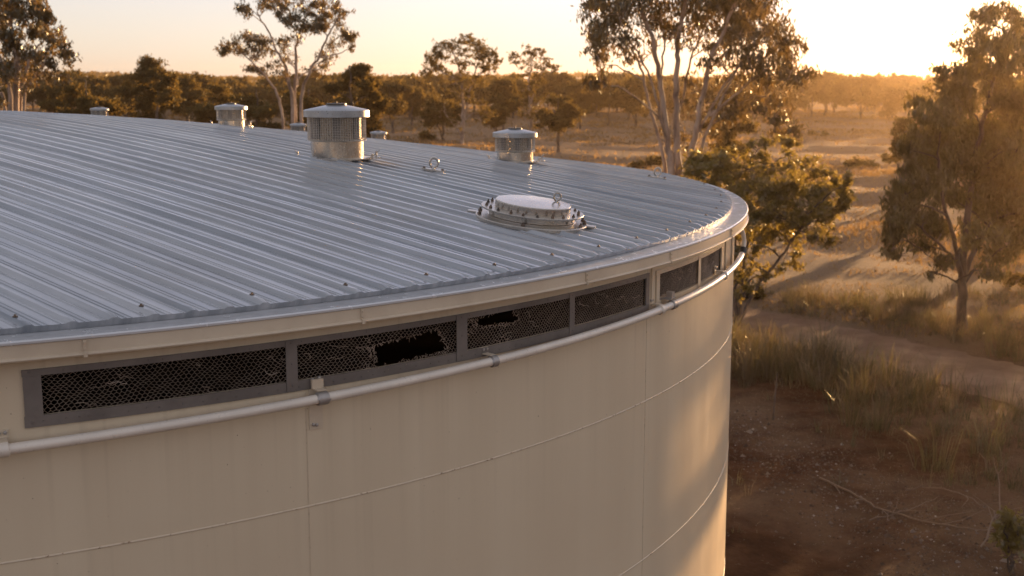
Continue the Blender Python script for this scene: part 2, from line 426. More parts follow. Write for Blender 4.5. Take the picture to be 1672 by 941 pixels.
for z in (4.60, 3.33, 2.05, 0.8):        # welded hoops
    b = MB(); b.lathe([(TW - 0.002, z - 0.0065), (TW + 0.003, z - 0.0045), (TW + 0.0045, z), (TW + 0.003, z + 0.0045), (TW - 0.002, z + 0.0065)], 300, (TC.x, TC.y, 0))
    b.build('weld_seam', M['seam'], tank, smooth=180, org=ORG)
for a, z0, z1 in ((-53.75, 0, 5.27), (-32.45, 0, 5.65), (-11.0, 0, 5.6), (-75, 0, 5.6)):
    b = MB(); q = R(a)
    for s in (-1, 1): b.tube([pol(q + s * 0.0003, TW + 0.0005, z0), pol(q + s * 0.0003, TW + 0.0005, z1)], 0.0011, 5)
    b.build('plate_joint', M['seam'], tank, smooth=60, org=ORG)

# edge flashing and fascia
b = MB(); b.lathe([(TR - 0.34, ZR + 0.004), (TR - 0.16, ZR + 0.006), (TR - 0.03, ZR - 0.004), (TR - 0.016, ZR + 0.003), (TR - 0.004, ZR + 0.004), (TR + 0.004, ZR - 0.003), (TR + 0.004, ZR - 0.013), (TR - 0.003, ZR - 0.018)], 360, (TC.x, TC.y, 0))
b.build('edge_flashing', M['flash'], tank, smooth=45, org=ORG)
b = MB(); b.lathe([(TR - 0.006, ZR - 0.0165), (TR - 0.003, ZR - 0.082), (TR + 0.008, ZR - 0.086), (TR + 0.010, ZR - 0.093), (TR + 0.006, ZR - 0.1), (TR - 0.02, ZR - 0.098), (TW + 0.001, ZR - 0.08)], 360, (TC.x, TC.y, 0))
b.build('fascia', M['fascia'], tank, smooth=40, org=ORG)
for a in (-61.75, -51.7, -39.3, -31.5, -21.0):
    b = MB(); q = R(a); w_ = 0.0011
    b.lathe([(TR - 0.004, ZR - 0.02), (TR + 0.004, ZR - 0.022), (TR + 0.004, ZR - 0.08), (TR + 0.015, ZR - 0.083), (TR + 0.015, ZR - 0.106), (TR - 0.004, ZR - 0.106)], 2, (TC.x, TC.y, 0), q - w_, q + w_, True)
    for z in (-0.035, -0.066): c = pol(q, TR + 0.006, ZR + z); b.tube([c, c + Vector((math.cos(q), math.sin(q), 0)) * 0.008], 0.006, 8)
    b.build('fascia_joint', M['fascia'], tank, smooth=30, org=ORG)

# corrugated roof sheet
RT = TR - 0.155; du = Vector((math.cos(RIB_A), math.sin(RIB_A))); dv = Vector((-du.y, du.x)); PITCHR = 0.192
prof = []                                # across the ribs: offset, height
k0 = int(RT / PITCHR) + 1
rr = random.Random(2)
for k in range(-k0, k0 + 1):
    c = k * PITCHR; h = 0.019 if k % 4 else 0.023
    prof += [(c + x_ * 0.83, z_) for x_, z_ in [(-0.1155, 0.0), (-0.068, 0.0), (-0.062, 0.005), (-0.055, 0.0), (-0.036, 0.0005), (-0.017, h * .9), (-0.013, h), (0.013, h), (0.017, h * .9), (0.034, 0.0005)] + ([(0.036, -0.005), (0.040, 0.0)] if k % 4 == 0 else []) + [(0.060, 0.0005), (0.066, 0.005), (0.073, 0.0), (0.092, 0.0), (0.098, 0.004), (0.105, 0.0)]]
prof = [q for q in prof if abs(q[0]) < RT - 0.03]; NU = 44
b = MB(); half = [math.sqrt(RT * RT - v * v) for v, h in prof]
us = [math.sin(math.pi / 2 * (-1 + 2 * j / (NU - 1))) for j in range(NU)]
for (v, h), L in zip(prof, half):
    for j, u in enumerate(us):
        ul = u * L
        if j in (1, NU - 2): ul = math.copysign(max(L - 0.035, L * 0.5), u)      # the ribs are pressed down at their ends
        q = TC + du * ul + dv * v; hk = h * (0.45 if j in (0, NU - 1) else 1)
        b.v.append((q.x, q.y, roof_z(q.x, q.y) + 0.016 + hk))
    for s in (-1, 1):                    # turned-down ends
        q = TC + du * (s * (L - 0.016)) + dv * v; b.v.append((q.x, q.y, ZR + 0.007))
st_ = NU + 2
for i in range(len(prof) - 1):
    for j in range(NU - 1): a = i * st_ + j; b.f.append((a, a + 1, a + st_ + 1, a + st_))
    b.f.append((i * st_ + NU, i * st_, (i + 1) * st_, (i + 1) * st_ + NU))
    b.f.append((i * st_ + NU - 1, i * st_ + NU + 1, (i + 1) * st_ + NU + 1, (i + 1) * st_ + NU - 1))
b2 = MB(); b2.lathe([(TW - 0.03, ZR - 0.09), (TW * .5, ZR - 0.04), (0.0, ZR - 0.03)], 90, (TC.x, TC.y, 0)); b2.build('ceiling_shade_sheet', M['inside'], tank, smooth=60, org=ORG)  # near-black sheet added under the roof so the mesh openings look deep in shade
roof = b.build('roof_sheet', M['roof'], tank, smooth=22, org=ORG)
tag(roof, 'blue grey corrugated metal roof sheet')
for k in range(-36, 42):                 # roofing screws along the visible eave
    if k % 3: continue
    v = k * PITCHR + (0.0 if k % 4 else 0.006)
    if abs(v) > RT - 0.3: continue
    q = TC + du * (math.sqrt(RT * RT - v * v) - 0.12) + dv * v
    z = roof_z(q.x, q.y) + 0.016 + (0.020 if k % 4 else 0.024)
    b = MB(); b.lathe([(0.0, 0.012), (0.006, 0.012), (0.008, 0.004), (0.014, 0.003), (0.014, -0.001)], 8, (q.x, q.y, z)); b.build('screw', M['bolt'], roof, smooth=40, org=ORG)

# mesh vents under the eave
def arcbox(mb, t0, t1, z0, z1, r0, r1):
    n_ = max(1, int(abs(t1 - t0) / R(0.7)))
    mb.lathe([(r0, z0), (r1, z0), (r1, z1), (r0, z1)], n_, (TC.x, TC.y, 0), t0, t1, True)
def rivets(mb, t0, t1, z, step, rad=0.0045):
    t_ = t0
    while t_ < t1:
        c = pol(t_, TW + 0.011, z + rr.uniform(-.003, .003)); d = Vector((math.cos(t_), math.sin(t_), 0))
        mb.tube([c, c + d * 0.005], [rad, rad * 0.6], 6); t_ += step * rr.uniform(0.5, 1.5)
def vent_frame(a0, a1, posts, mat, ends, label):
    f = bpy.data.objects.new('vent_frame', None)
    b = MB(); r0, r1 = TW + 0.001, TW + 0.011
    arcbox(b, R(a0), R(a1), OZ[1] - 0.004, OZ[1] + 0.030, r0, r1)
    arcbox(b, R(a0), R(a1), OZ[0] - 0.056, OZ[0] + 0.002, r0, r1)
    arcbox(b, R(a0) + 0.0004, R(ends[0]), OZ[0] + 0.0022, OZ[1] - 0.0042, r0, r1 + 0.002)
    arcbox(b, R(ends[1]), R(a1) - 0.0004, OZ[0] + 0.0022, OZ[1] - 0.0042, r0, r1 + 0.002)
    for p0, p1 in posts:
        arcbox(b, R(p0), R(p1), OZ[0] - 0.05, OZ[1] + 0.026, r1 + 0.0005, r1 + 0.005)
        for z in (OZ[0] - 0.02, (OZ[0] + OZ[1]) / 2, OZ[1] + 0.012):
            q = R((p0 + p1) / 2); c = pol(q, r1 + 0.004, z); b.tube([c, c + Vector((math.cos(q), math.sin(q), 0)) * 0.006], [0.006, 0.004], 7)
    rivets(b, R(a0) + .004, R(a1) - .004, OZ[1] + 0.014, R(0.75)); rivets(b, R(a0) + .004, R(a1) - .004, OZ[0] - 0.03, R(0.6))
    ob = b.build('vent_frame', mat, tank, smooth=30, org=ORG); tag(ob, label)
    return ob

def wall_px(x, y, r):
    u = (x - 836) / FPX; v = -(y - 470.5) / FPX; c, s = math.cos(PITCH), math.sin(PITCH)
    d = np.array([u, c + v * s, -s + v * c]); a = d[0] ** 2 + d[1] ** 2; bb = -(d[0] * TC.x + d[1] * TC.y); cc = TC.length_squared - r * r
    tt = (-bb - math.sqrt(bb * bb - a * cc)) / a
    return math.atan2(d[1] * tt - TC.y, d[0] * tt - TC.x), d[2] * tt + CAM_H
def inpoly(x, y, P):
    r_ = False; j = len(P) - 1
    for i in range(len(P)):
        if (P[i][1] > y) != (P[j][1] > y) and x < (P[j][0] - P[i][0]) * (y - P[i][1]) / (P[j][1] - P[i][1]) + P[i][0]: r_ = not r_
        j = i
    return r_
def hole_px(pts): return [wall_px(460 + x * .323, 420 + y * .323, TW - 0.004) for x, y in pts]
HOLE_BIG = hole_px([(452, 452), (520, 436), (640, 405), (780, 360), (800, 385), (818, 420), (838, 475), (700, 507), (560, 540), (478, 552), (476, 510), (458, 470)])
HOLE_SMALL = hole_px([(960, 345), (1000, 305), (1060, 280), (1160, 260), (1195, 285), (1200, 318), (1150, 335), (1090, 338), (1010, 350)])

def ragged(P, seed, amp):
    g = random.Random(seed); out = []
    for i in range(len(P)):
        (x0, y0), (x1, y1) = P[i], P[(i + 1) % len(P)]
        for q in range(6): f_ = q / 6; out.append((x0 + (x1 - x0) * f_ + g.uniform(-amp, amp) / TW, y0 + (y1 - y0) * f_ + g.uniform(-amp, amp) * .7))
    return out
HOLE_BIG = ragged(HOLE_BIG, 4, .013); HOLE_SMALL = ragged(HOLE_SMALL, 6, .008)

def mesh_screen(parent, a0, a1, seed, holes=(), label=None, dents=3, cell=(0.028, 0.0150)):
    g = random.Random(seed); t0, t1 = R(a0), R(a1); s_len = (t1 - t0) * TW
    w_, h_ = cell; z0, z1 = OZ[0] - 0.006, OZ[1] + 0.006
    nx = int(s_len / (w_ / 2)) + 2; nz = int((z1 - z0) / h_) + 2
    D = [(g.uniform(0, s_len), g.uniform(z0, z1), g.uniform(.06, .2), g.uniform(-.022, .014)) for _ in range(dents)]
    ph = [g.uniform(0, 6) for _ in range(4)]
    P = {}
    for j in range(nz + 1):
        for k in range(nx + 1):
            s = k * w_ / 2; z = z0 + j * h_ + (1 if (k + j) % 2 == 0 else -1) * h_ * 0.30 - h_
            z += 0.006 * math.sin(s * 7 + ph[0]) + 0.005 * math.sin(s * 17 + z * 30 + ph[1]) + 0.003 * math.sin(s * 41 - z * 60 + ph[2]); s2 = s + 0.004 * math.sin(z * 40 + ph[2] + s * 5)
            s2 += g.uniform(-.0028, .0028); z += g.uniform(-.0018, .0018); dep = -0.004 + 0.004 * math.sin(s * 9 + ph[3])
            for (ds, dz, dr, da) in D:
                e = math.exp(-((s - ds) ** 2 + (2 * (z - dz)) ** 2) / dr ** 2); dep += da * e; z += da * 0.7 * e
            P[j, k] = (s2, z, dep)
    def hol(s, z): return any(inpoly(t0 + s / TW, z, H) for H in holes)
    def near(s, z): return any(min((((t0 + s / TW) - hx) * TW) ** 2 + (z - hz) ** 2 for hx, hz in H) < 0.018 ** 2 for H in holes) if holes else False
    b = MB()
    def seg(A, B):
        mx, mz_ = (A[0] + B[0]) / 2, (A[1] + B[1]) / 2
        if hol(mx, mz_) or mx < 0 or mx > s_len or mz_ < z0 or mz_ > z1: return
        e = 0.010 if near(mx, mz_) else 0.0
        A = pol(t0 + A[0] / TW, TW - 0.006 + A[2] + g.uniform(0, e), min(max(A[1], z0), z1)); B = pol(t0 + B[0] / TW, TW - 0.006 + B[2] + g.uniform(0, e), min(max(B[1], z0), z1))
        b.tube([A, B], 0.00115, 3, False)
    for j in range(nz + 1):
        for k in range(nx):
            seg(P[j, k], P[j, k + 1])
            if (k + j) % 2 == 0 and j < nz: seg(P[j, k], P[j + 1, k])
    for H in holes:                      # frayed ends round the tear
        for i in range(len(H)):
            (x0, y0), (x1, y1) = H[i], H[(i + 1) % len(H)]; n_ = max(1, int(math.hypot((x1 - x0) * TW, y1 - y0) / 0.012))
            for q in range(n_):
                f_ = q / n_; th_ = x0 + (x1 - x0) * f_; z_ = y0 + (y1 - y0) * f_
                if not (t0 < th_ < t1 and z0 < z_ < z1): continue
                A = pol(th_, TW - 0.006, z_); B = A + Vector((g.uniform(-.018, .018), g.uniform(-.03, .004), g.uniform(-.022, .016)))
                b.tube([A, (A + B) / 2 + Vector((0, 0, g.uniform(-.004, .004))), B], 0.0017, 3, False)
    for H in holes:                      # rolled-back mesh hanging along the edge of the tear
        hx = min(q[0] for q in H); hz = [q[1] for q in H if q[0] < hx + .012]
        for _ in range(16):
            th_ = hx + g.uniform(-.006, .004); z_ = g.uniform(min(hz), max(hz)) if len(hz) > 1 else H[0][1]; A = pol(th_, TW + .002, z_); pts = [A]
            for q in range(5): pts.append(pts[-1] + Vector((g.uniform(-.006, .012), g.uniform(-.014, .002), g.uniform(-.012, .008))))
            b.tube(pts, 0.0013, 3, False)
    for _ in range(9):                   # loose strands
        s = g.uniform(0.05, s_len - .05); z = g.uniform(z0 + .03, z1 - .03); pts = []
        for q in range(7): pts.append(pol(t0 + min(max(s, 0.01), s_len - .01) / TW, TW - 0.004 + g.uniform(-.004, .004), min(max(z, z0 + .01), z1 - .01))); s += g.uniform(-.01, .035); z += g.uniform(-.02, .012)
        if not any(hol((math.atan2(q.y - TC.y, q.x - TC.x) - t0) * TW, q.z) for q in pts): b.tube(pts, 0.0017, 3, False)
    ob = b.build('wire_mesh', M['wire'], parent, org=ORG)
    if label: tag(ob, label)

F1 = vent_frame(-63.68, -32.34, [(-54.54, -54.08), (-46.70, -46.12), (-39.60, -39.22)], M['frame'], (-63.08, -32.72), 'long grey riveted frame around four dark mesh openings')
mesh_screen(F1, -63.1, -54.3, 3, (), 'dented wire mesh at the left end', 5)
mesh_screen(F1, -54.3, -46.4, 5, (HOLE_BIG,), 'wire mesh torn open in a large ragged hole', 4)
mesh_screen(F1, -46.4, -39.4, 8, (HOLE_SMALL,), 'wire mesh with a small tear along its top', 4, (0.027, 0.0145))
mesh_screen(F1, -39.4, -32.7, 9, (), None, 3, (0.024, 0.0135))
F2 = vent_frame(-31.55, -19.1, [(-25.47, -25.05)], M['fascia'], (-31.15, -19.95), 'short cream frame around two mesh openings at the sunlit end')
mesh_screen(F2, -31.2, -25.25, 11, (), None, 3, (0.018, 0.010)); mesh_screen(F2, -25.25, -19.9, 12, (), None, 3, (0.018, 0.010))
# upright straps beside the vents
for a, w_ in ((-31.95, 0.28), (-18.3, 0.35), (-15.2, 0.25)):
    b = MB(); arcbox(b, R(a - w_ / 2), R(a + w_ / 2), OZ[0] - 0.06, OZ[1] + 0.095, TW + 0.0015, TW + 0.014); b.build('wall_strap', M['fascia'], tank, smooth=30, org=ORG)

# ------------------------------------------------------------------ pipe round the wall
PIPE_R = TW + 0.085
def pipe_z(a): return 5.212 + (a + 64.2) * 0.12 / 41.8
pipe = thing('wall_pipe', pol(R(-45), TW, 5.3), 'long grey pipe clamped round the tank wall below the mesh vents', 'pipe'); PO = tuple(pipe.location)
b = MB(); b.tube([pol(R(a), PIPE_R, pipe_z(a)) for a in np.arange(-80, -13.1, 0.8)], 0.028, 14); b.build('tube', M['pipe'], pipe, smooth=60, org=PO)
def radial(q): return Vector((math.cos(q), math.sin(q), 0)), Vector((-math.sin(q), math.cos(q), 0))
for a, big in ((-64.4, 0), (-53.35, 1), (-45.1, 0), (-32.05, 0), (-30.6, 1), (-21.5, 0)):
    q = R(a); er, et = radial(q); z = pipe_z(a); rot = Matrix((er, et, Vector((0, 0, 1)))).transposed(); b = MB(); c0 = pol(q, TW, z)
    if a == -53.35:
        b.box(c0 + er * 0.004 + Vector((0, 0, -0.06)), (0.006, 0.085, 0.27), rot)
        b.box(c0 + er * 0.045 + Vector((0, 0, 0.047)), (0.085, 0.06, 0.006), rot); b.box(c0 + er * 0.03 + et * .0 + Vector((0, 0, 0.075)), (0.02, 0.07, 0.05), rot)
    elif a == -30.6:
        b.box(c0 + er * 0.045 + Vector((0, 0, 0.046)), (0.09, 0.10, 0.008), rot); b.box(c0 + er * 0.05 + et * .03 + Vector((0, 0, 0.07)), (0.05, 0.05, 0.045), rot); b.box(c0 + er * 0.004 + Vector((0, 0, 0.02)), (0.006, 0.12, 0.08), rot)
    else:
        b.box(c0 + er * 0.004 + Vector((0, 0, 0.03)), (0.006, 0.065, 0.10), rot); b.box(c0 + er * 0.042 + Vector((0, 0, 0.038)), (0.08, 0.045, 0.006), rot)
    br = b.build('bracket', M['fascia'] if a != -30.6 else M['clip'], pipe, smooth=30, org=PO)
    b = MB(); ln = 0.032 if big else 0.022
    ax = [pol(q + s / PIPE_R, PIPE_R, pipe_z(a)) for s in (-ln, -ln, -ln * .9, ln * .9, ln, ln)]
    b.tube(ax, [0.029, 0.036, 0.038, 0.038, 0.036, 0.029], 16); b.build('clamp', M['clip'] if big or a > -50 and a < -40 else M['pipe'], br, smooth=30, org=PO)
    for dz, dt in (((-0.17, 0), (-0.165, -.02), (0.10, 0.022), (0.095, -0.02)) if a == -53.35 else ((0.065, 0.015), (0.065, -0.015))):
        b = MB(); c = c0 + et * dt + er * 0.004 + Vector((0, 0, dz)); b.tube([c, c + er * 0.014, c + er * 0.016], [0.010, 0.010, 0.005], 6); b.build('bolt', M['clip'], br, smooth=30, org=PO)
# flexible end past the sunlit edge
e0 = pol(R(-13.6), PIPE_R, pipe_z(-13.6)); er, et = radial(R(-13.6))
b = MB(); b.tube([e0 - et * .005, e0 + et * .03 + er * .008, e0 + et * 0.07 + er * .012 + Vector((0, 0, .05))], 0.033, 12); b.build('coupling', M['rubber'], pipe, smooth=50, org=PO)
path = [e0 + et * .06 + er * .012 + Vector((0, 0, .04)), e0 + et * .09 + er * .015 + Vector((0, 0, .12)), e0 + et * .07 + er * .0 + Vector((0, 0, .20)), e0 + et * .0 - er * .03 + Vector((0, 0, .27)), e0 - et * .08 - er * .085 + Vector((0, 0, .31))]
pp = []
for i in range(len(path) - 1):
    for k in range(5): pp.append(path[i].lerp(path[i + 1], k / 5))
pp = [pp[0]] + [(pp[i - 1] + pp[i] * 2 + pp[i + 1]) / 4 for i in range(1, len(pp) - 1)] + [path[-1]]
b = MB(); b.tube(pp, [0.020 + 0.002 * (i % 2) for i in range(len(pp))], 10); b.build('flexible_hose', M['pipe'], pipe, smooth=60, org=PO)

# ------------------------------------------------------------------ roof fittings
def roof_ray(x, y):
    u = (x - 836) / FPX; v = -(y - 470.5) / FPX; c, s = math.cos(PITCH), math.sin(PITCH)
    d = np.array([u, c + v * s, -s + v * c]); best = None
    for tt in np.arange(4, 30, 0.005):
        X, Y, Z = d[0] * tt, d[1] * tt, d[2] * tt + CAM_H
        if (X - TC.x) ** 2 + (Y - TC.y) ** 2 < TR ** 2 and Z < roof_z(X, Y) + 0.02: return Vector((X, Y, roof_z(X, Y) + 0.02))
def roof_rot(p_):
    e = 0.05; gx = (roof_z(p_.x + e, p_.y) - roof_z(p_.x - e, p_.y)) / (2 * e); gy = (roof_z(p_.x, p_.y + e) - roof_z(p_.x, p_.y - e)) / (2 * e)
    return Vector((0, 0, 1)).rotation_difference(Vector((-gx, -gy, 1)).normalized()).to_euler()

def ventilator(pos, s, label, detail, tall=1.0, clips=True):
    o = thing('roof_ventilator', pos, label, 'roof vent', 'ventilators on the tank roof')
    rc = 0.258 * s; zc = 0.19 * s * tall; zt = 0.41 * s * tall; rg = 0.285 * s; rcap = 0.322 * s
    b = MB(); b.lathe([(rc + 0.075 * s, 0.0), (rc + 0.075 * s, 0.012), (rc + 0.003, 0.016)], 40); b.build('base_flange', M['steel'], o, smooth=30)
    b = MB(); b.lathe([(rc, -0.08), (rc, zc), (rc + 0.012, zc + 0.003), (rc + 0.012, zc + 0.012), (rc - 0.03, zc + 0.014)], 56)
    for q in (-100, -80, -60, -130): c = Vector((rc * math.cos(R(q)), rc * math.sin(R(q)), 0.03)); b.tube([c, c * 1.03 + Vector((0, 0, -.0009))], 0.009, 6)
    b.build('collar', M['stainless'], o, smooth=40)
    b = MB(); b.lathe([(rc - 0.02 * s, zc - 0.02), (rc - 0.02 * s, zt)], 40); b.build('core', M['baffle'], o, smooth=40)
    for k in range(7):
        q = R(360 / 7 * k + 20); c = Vector((math.cos(q), math.sin(q), 0)) * (rc - 0.008); b = MB(); b.box(c + Vector((0, 0, (zc + zt) / 2)), (0.006, 0.075 * s, zt - zc), Matrix.Rotation(q, 3, 'Z')); b.build('baffle_plate', M['frame'], o)
    b = MB(); nv, nh = detail
    for k in range(nv):
        q = 2 * math.pi * k / nv; b.tube([(rg * math.cos(q), rg * math.sin(q), zc - 0.012), (rg * math.cos(q), rg * math.sin(q), zt + 0.03)], 0.0024 * s ** .5, 3, False)
    for k in range(nh + 1):
        z = zc - 0.008 + (zt + 0.02 - zc) * k / nh; b.tube([(rg * math.cos(2 * math.pi * j / 48), rg * math.sin(2 * math.pi * j / 48), z) for j in range(49)], 0.0026 if 0 < k < nh else 0.006, 4, False)
    b.build('guard_mesh', M['steel'], o, smooth=60)
    b = MB(); hc = 0.062 * s
    b.lathe([(rcap - 0.012, zt + 0.004), (rcap, zt), (rcap, zt + hc), (rcap - 0.01, zt + hc + 0.006), (rcap * 0.62, zt + hc + 0.030 * s), (rcap * 0.30, zt + hc + 0.052 * s), (0.0, zt + hc + 0.056 * s)], 64); b.build('cap', M['cap'], o, smooth=35)
    b = MB(); b.lathe([(0.10 * s, zt + hc + 0.046 * s), (0.10 * s, zt + hc + 0.066 * s), (0.09 * s, zt + hc + 0.069 * s), (0, zt + hc + 0.07 * s)], 32); b.tube([(0, 0, zt + hc + 0.06 * s), (0, 0, zt + hc + 0.085 * s)], 0.01, 8); b.build('top_disc', M['dark_steel'], o, smooth=35)
    if clips:
        for q in (195, -5):
            d = Vector((math.cos(R(q)), math.sin(R(q)), 0)); b = MB(); rot = Matrix.Rotation(R(q), 3, 'Z')
            b.box(d * (rc + 0.10 * s) + Vector((0, 0, 0.012)), (0.14 * s, 0.05, 0.012), rot)
            b.tube([d * (rc + 0.13 * s) + Vector((0, 0, 0.0)), d * (rc + 0.13 * s) + Vector((0, 0, 0.075))], 0.008, 6); b.tube([d * (rc + 0.09 * s) + Vector((0, 0, 0.0)), d * (rc + 0.09 * s) + Vector((0, 0, 0.045))], 0.011, 6)
            b.tube([d * (rc + 0.10 * s) + Vector((0, 0, 0.03)), d * (rc + 0.16 * s) + Vector((0, 0.02, 0.085))], 0.006, 6)
            b.build('hold_down_clip', M['steel'], o, smooth=40)
    return o
vp = roof_ray(545, 262)
ventilator(vp + Vector((0, 0.26, 0)), 1.0, 'largest roof ventilator, mesh guarded drum with wide grey conical cap', (72, 15))
vp = roof_ray(841, 266); ventilator(vp + Vector((0, 0.2, 0)), 0.81, 'middling roof ventilator right of the largest, near the far roof edge', (60, 9), 0.86)
vp = at(378, 199.5, 15.9); ventilator(Vector((vp.x, vp.y, roof_z(vp.x, vp.y) + .01)), 0.64, 'roof ventilator on the roof skyline left of the largest', (60, 9), 0.86)
vp = at(163, 190, 19.0); ventilator(Vector((vp.x, vp.y, at(163, 198, 19.0).z)), 0.44, 'smallest roof ventilator far left on the roof skyline', (40, 6), 0.9, False)
vp = at(618, 216, 20.6); ventilator(Vector((vp.x, vp.y, at(618, 235, 20.6).z)), 0.44, 'low ventilator cap just peeping over the roof right of the largest', (40, 6), 0.9, False)
vp = at(487, 200, 20.6); ventilator(Vector((vp.x, vp.y, at(487, 222, 20.6).z)), 0.44, 'ventilator cap half hidden behind the largest ventilator', (40, 6), 0.9, False)

def eye(mb, c, s=1.0, ang=0.0):
    c = Vector(c); d = Vector((math.cos(ang), math.sin(ang), 0)); rl = 0.042 * s
    mb.tube([c + Vector((0, 0, 0.065 * s)) + d * (rl * math.cos(2 * math.pi * k / 20)) + Vector((0, 0, rl * 1.15 * math.sin(2 * math.pi * k / 20))) for k in range(21)], 0.012 * s, 8, False)
    mb.tube([c, c + Vector((0, 0, 0.03 * s))], [0.02 * s, 0.014 * s], 8)
for (x, y), s, lb in (((707, 281), 0.95, 'steel lifting eye on a base plate in the middle of the roof'), ((1072, 293), 0.92, 'steel lifting eye near the far right roof rim')):
    pz = roof_ray(x, y); o = thing('lifting_eye', pz, lb, 'eye bolt', 'lifting eyes on the roof', roof_rot(pz))
    b = MB(); b.box((0, 0, 0.022), (0.26 * s * .9, 0.085 * s, 0.012), Matrix.Rotation(R(-14), 3, 'Z'))
    b.box((0, 0, 0.008), (0.16 * s, 0.06 * s, 0.018), Matrix.Rotation(R(-14), 3, 'Z')); b.build('base_plate', M['steel'], o)
    b = MB(); eye(b, (0, 0, 0.028), s, R(8)); b.build('ring', M['steel'], o, smooth=60)
    for k in (-1, 1):
        b = MB(); b.lathe([(0.013, 0.026), (0.013, 0.04), (0, 0.042)], 6, (k * 0.095 * s, -k * 0.024 * s, 0)); b.build('bolt', M['bolt'], o)

hp = roof_ray(868, 366); hp = hp + Vector((0, 0.12, 0)); hp.z = roof_z(hp.x, hp.y) + 0.027
o = thing('access_hatch', hp, 'round bolted steel access hatch with a lifting eye on its lid', 'hatch', None, roof_rot(hp))
b = MB(); b.lathe([(0.30, 0.022), (0.435, 0.018), (0.44, 0.012), (0.44, -0.01)], 64); b.build('base_flange', M['steel'], o, smooth=30)
b = MB(); b.lathe([(0.345, -0.05), (0.345, 0.025), (0.338, 0.03), (0.338, 0.076)], 64); b.build('curb', M['stainless'], o, smooth=30)
b = MB(); b.lathe([(0.33, 0.076), (0.40, 0.076), (0.402, 0.080), (0.402, 0.086), (0.40, 0.089), (0.29, 0.089)], 64); b.build('flange', M['steel'], o, smooth=30)
b = MB(); b.lathe([(0.296, 0.0895), (0.296, 0.140), (0.290, 0.147), (0.20, 0.153), (0.0, 0.158)], 64); lid = b.build('lid', M['stainless'], o, smooth=30)
b = MB(); eye(b, (0.185, 0.10, 0.148), 0.66, R(10)); b.build('lifting_ring', M['steel'], lid, smooth=60)
for k in range(20):
    q = 2 * math.pi * (k + 0.3) / 20 + rr.uniform(-.05, .05); c = Vector((0.362 * math.cos(q), 0.362 * math.sin(q), 0.0)); b = MB(); hgt = rr.uniform(0.018, 0.034)
    b.lathe([(0.012, 0.0892), (0.012, 0.0892 + hgt * .5), (0.007, 0.0892 + hgt * .52), (0.006, 0.0892 + hgt), (0, 0.0895 + hgt)], 6, c); b.build('bolt', M['bolt'] if k % 3 else M['dark_steel'], o, smooth=30)
for q in (-170, -25, -5, 12, 168, -100): 
    c = Vector((0.415 * math.cos(R(q)), 0.415 * math.sin(R(q)), 0.018)); b = MB(); b.lathe([(0.016, 0.0), (0.016, 0.014), (0.008, 0.016), (0.008, 0.03), (0, 0.031)], 6, c); b.build('anchor_bolt', M['bolt'], o, smooth=30)
for q in (-8, 172):
    d = Vector((math.cos(R(q)), math.sin(R(q)), 0)); b = MB(); b.box(d * 0.455 + Vector((0, 0, 0.012)), (0.10, 0.07, 0.012), Matrix.Rotation(R(q), 3, 'Z')); b.build('lug', M['steel'], o)

# ------------------------------------------------------------------ trees
NPR = np.random.default_rng(11)
def leaves(cs, size, aspect, droop, rng, spread=1.0):
    """one diamond leaf per centre; droop 1 hangs, 0 points anywhere"""
    cs = np.asarray(cs); n = len(cs); L = size * rng.uniform(0.65, 1.35, n)[:, None]
    d = rng.normal(0, 1, (n, 3)); d /= np.linalg.norm(d, axis=1)[:, None] + 1e-9
    d = d * (1 - droop) + np.array([0, 0, -1.0]) * droop + rng.normal(0, 0.15, (n, 3)); d /= np.linalg.norm(d, axis=1)[:, None] + 1e-9
    s = np.cross(d, rng.normal(0, 1, (n, 3))); s /= np.linalg.norm(s, axis=1)[:, None] + 1e-9
    a = cs - d * L * 0.5; c = cs + d * L * 0.5; m_ = cs - d * L * 0.06
    return np.stack([a, m_ + s * L * aspect * 0.5, c, m_ - s * L * aspect * 0.5], 1).reshape(-1, 3)

def smooth_path(pts, n, rng, jit):
    pts = [np.array(p, float) for p in pts]; P = [2 * pts[0] - pts[1]] + pts + [2 * pts[-1] - pts[-2]]; out = []
    for i in range(1, len(P) - 2):
        for k in range(n):
            t_ = k / n; a, b_, c, d = P[i - 1], P[i], P[i + 1], P[i + 2]
            q = 0.5 * ((2 * b_) + (-a + c) * t_ + (2 * a - 5 * b_ + 4 * c - d) * t_ ** 2 + (-a + 3 * b_ - 3 * c + d) * t_ ** 3)
            out.append(q + (rng.normal(0, jit, 3) if (i > 1 or k) else 0))
    out.append(pts[-1]); return out

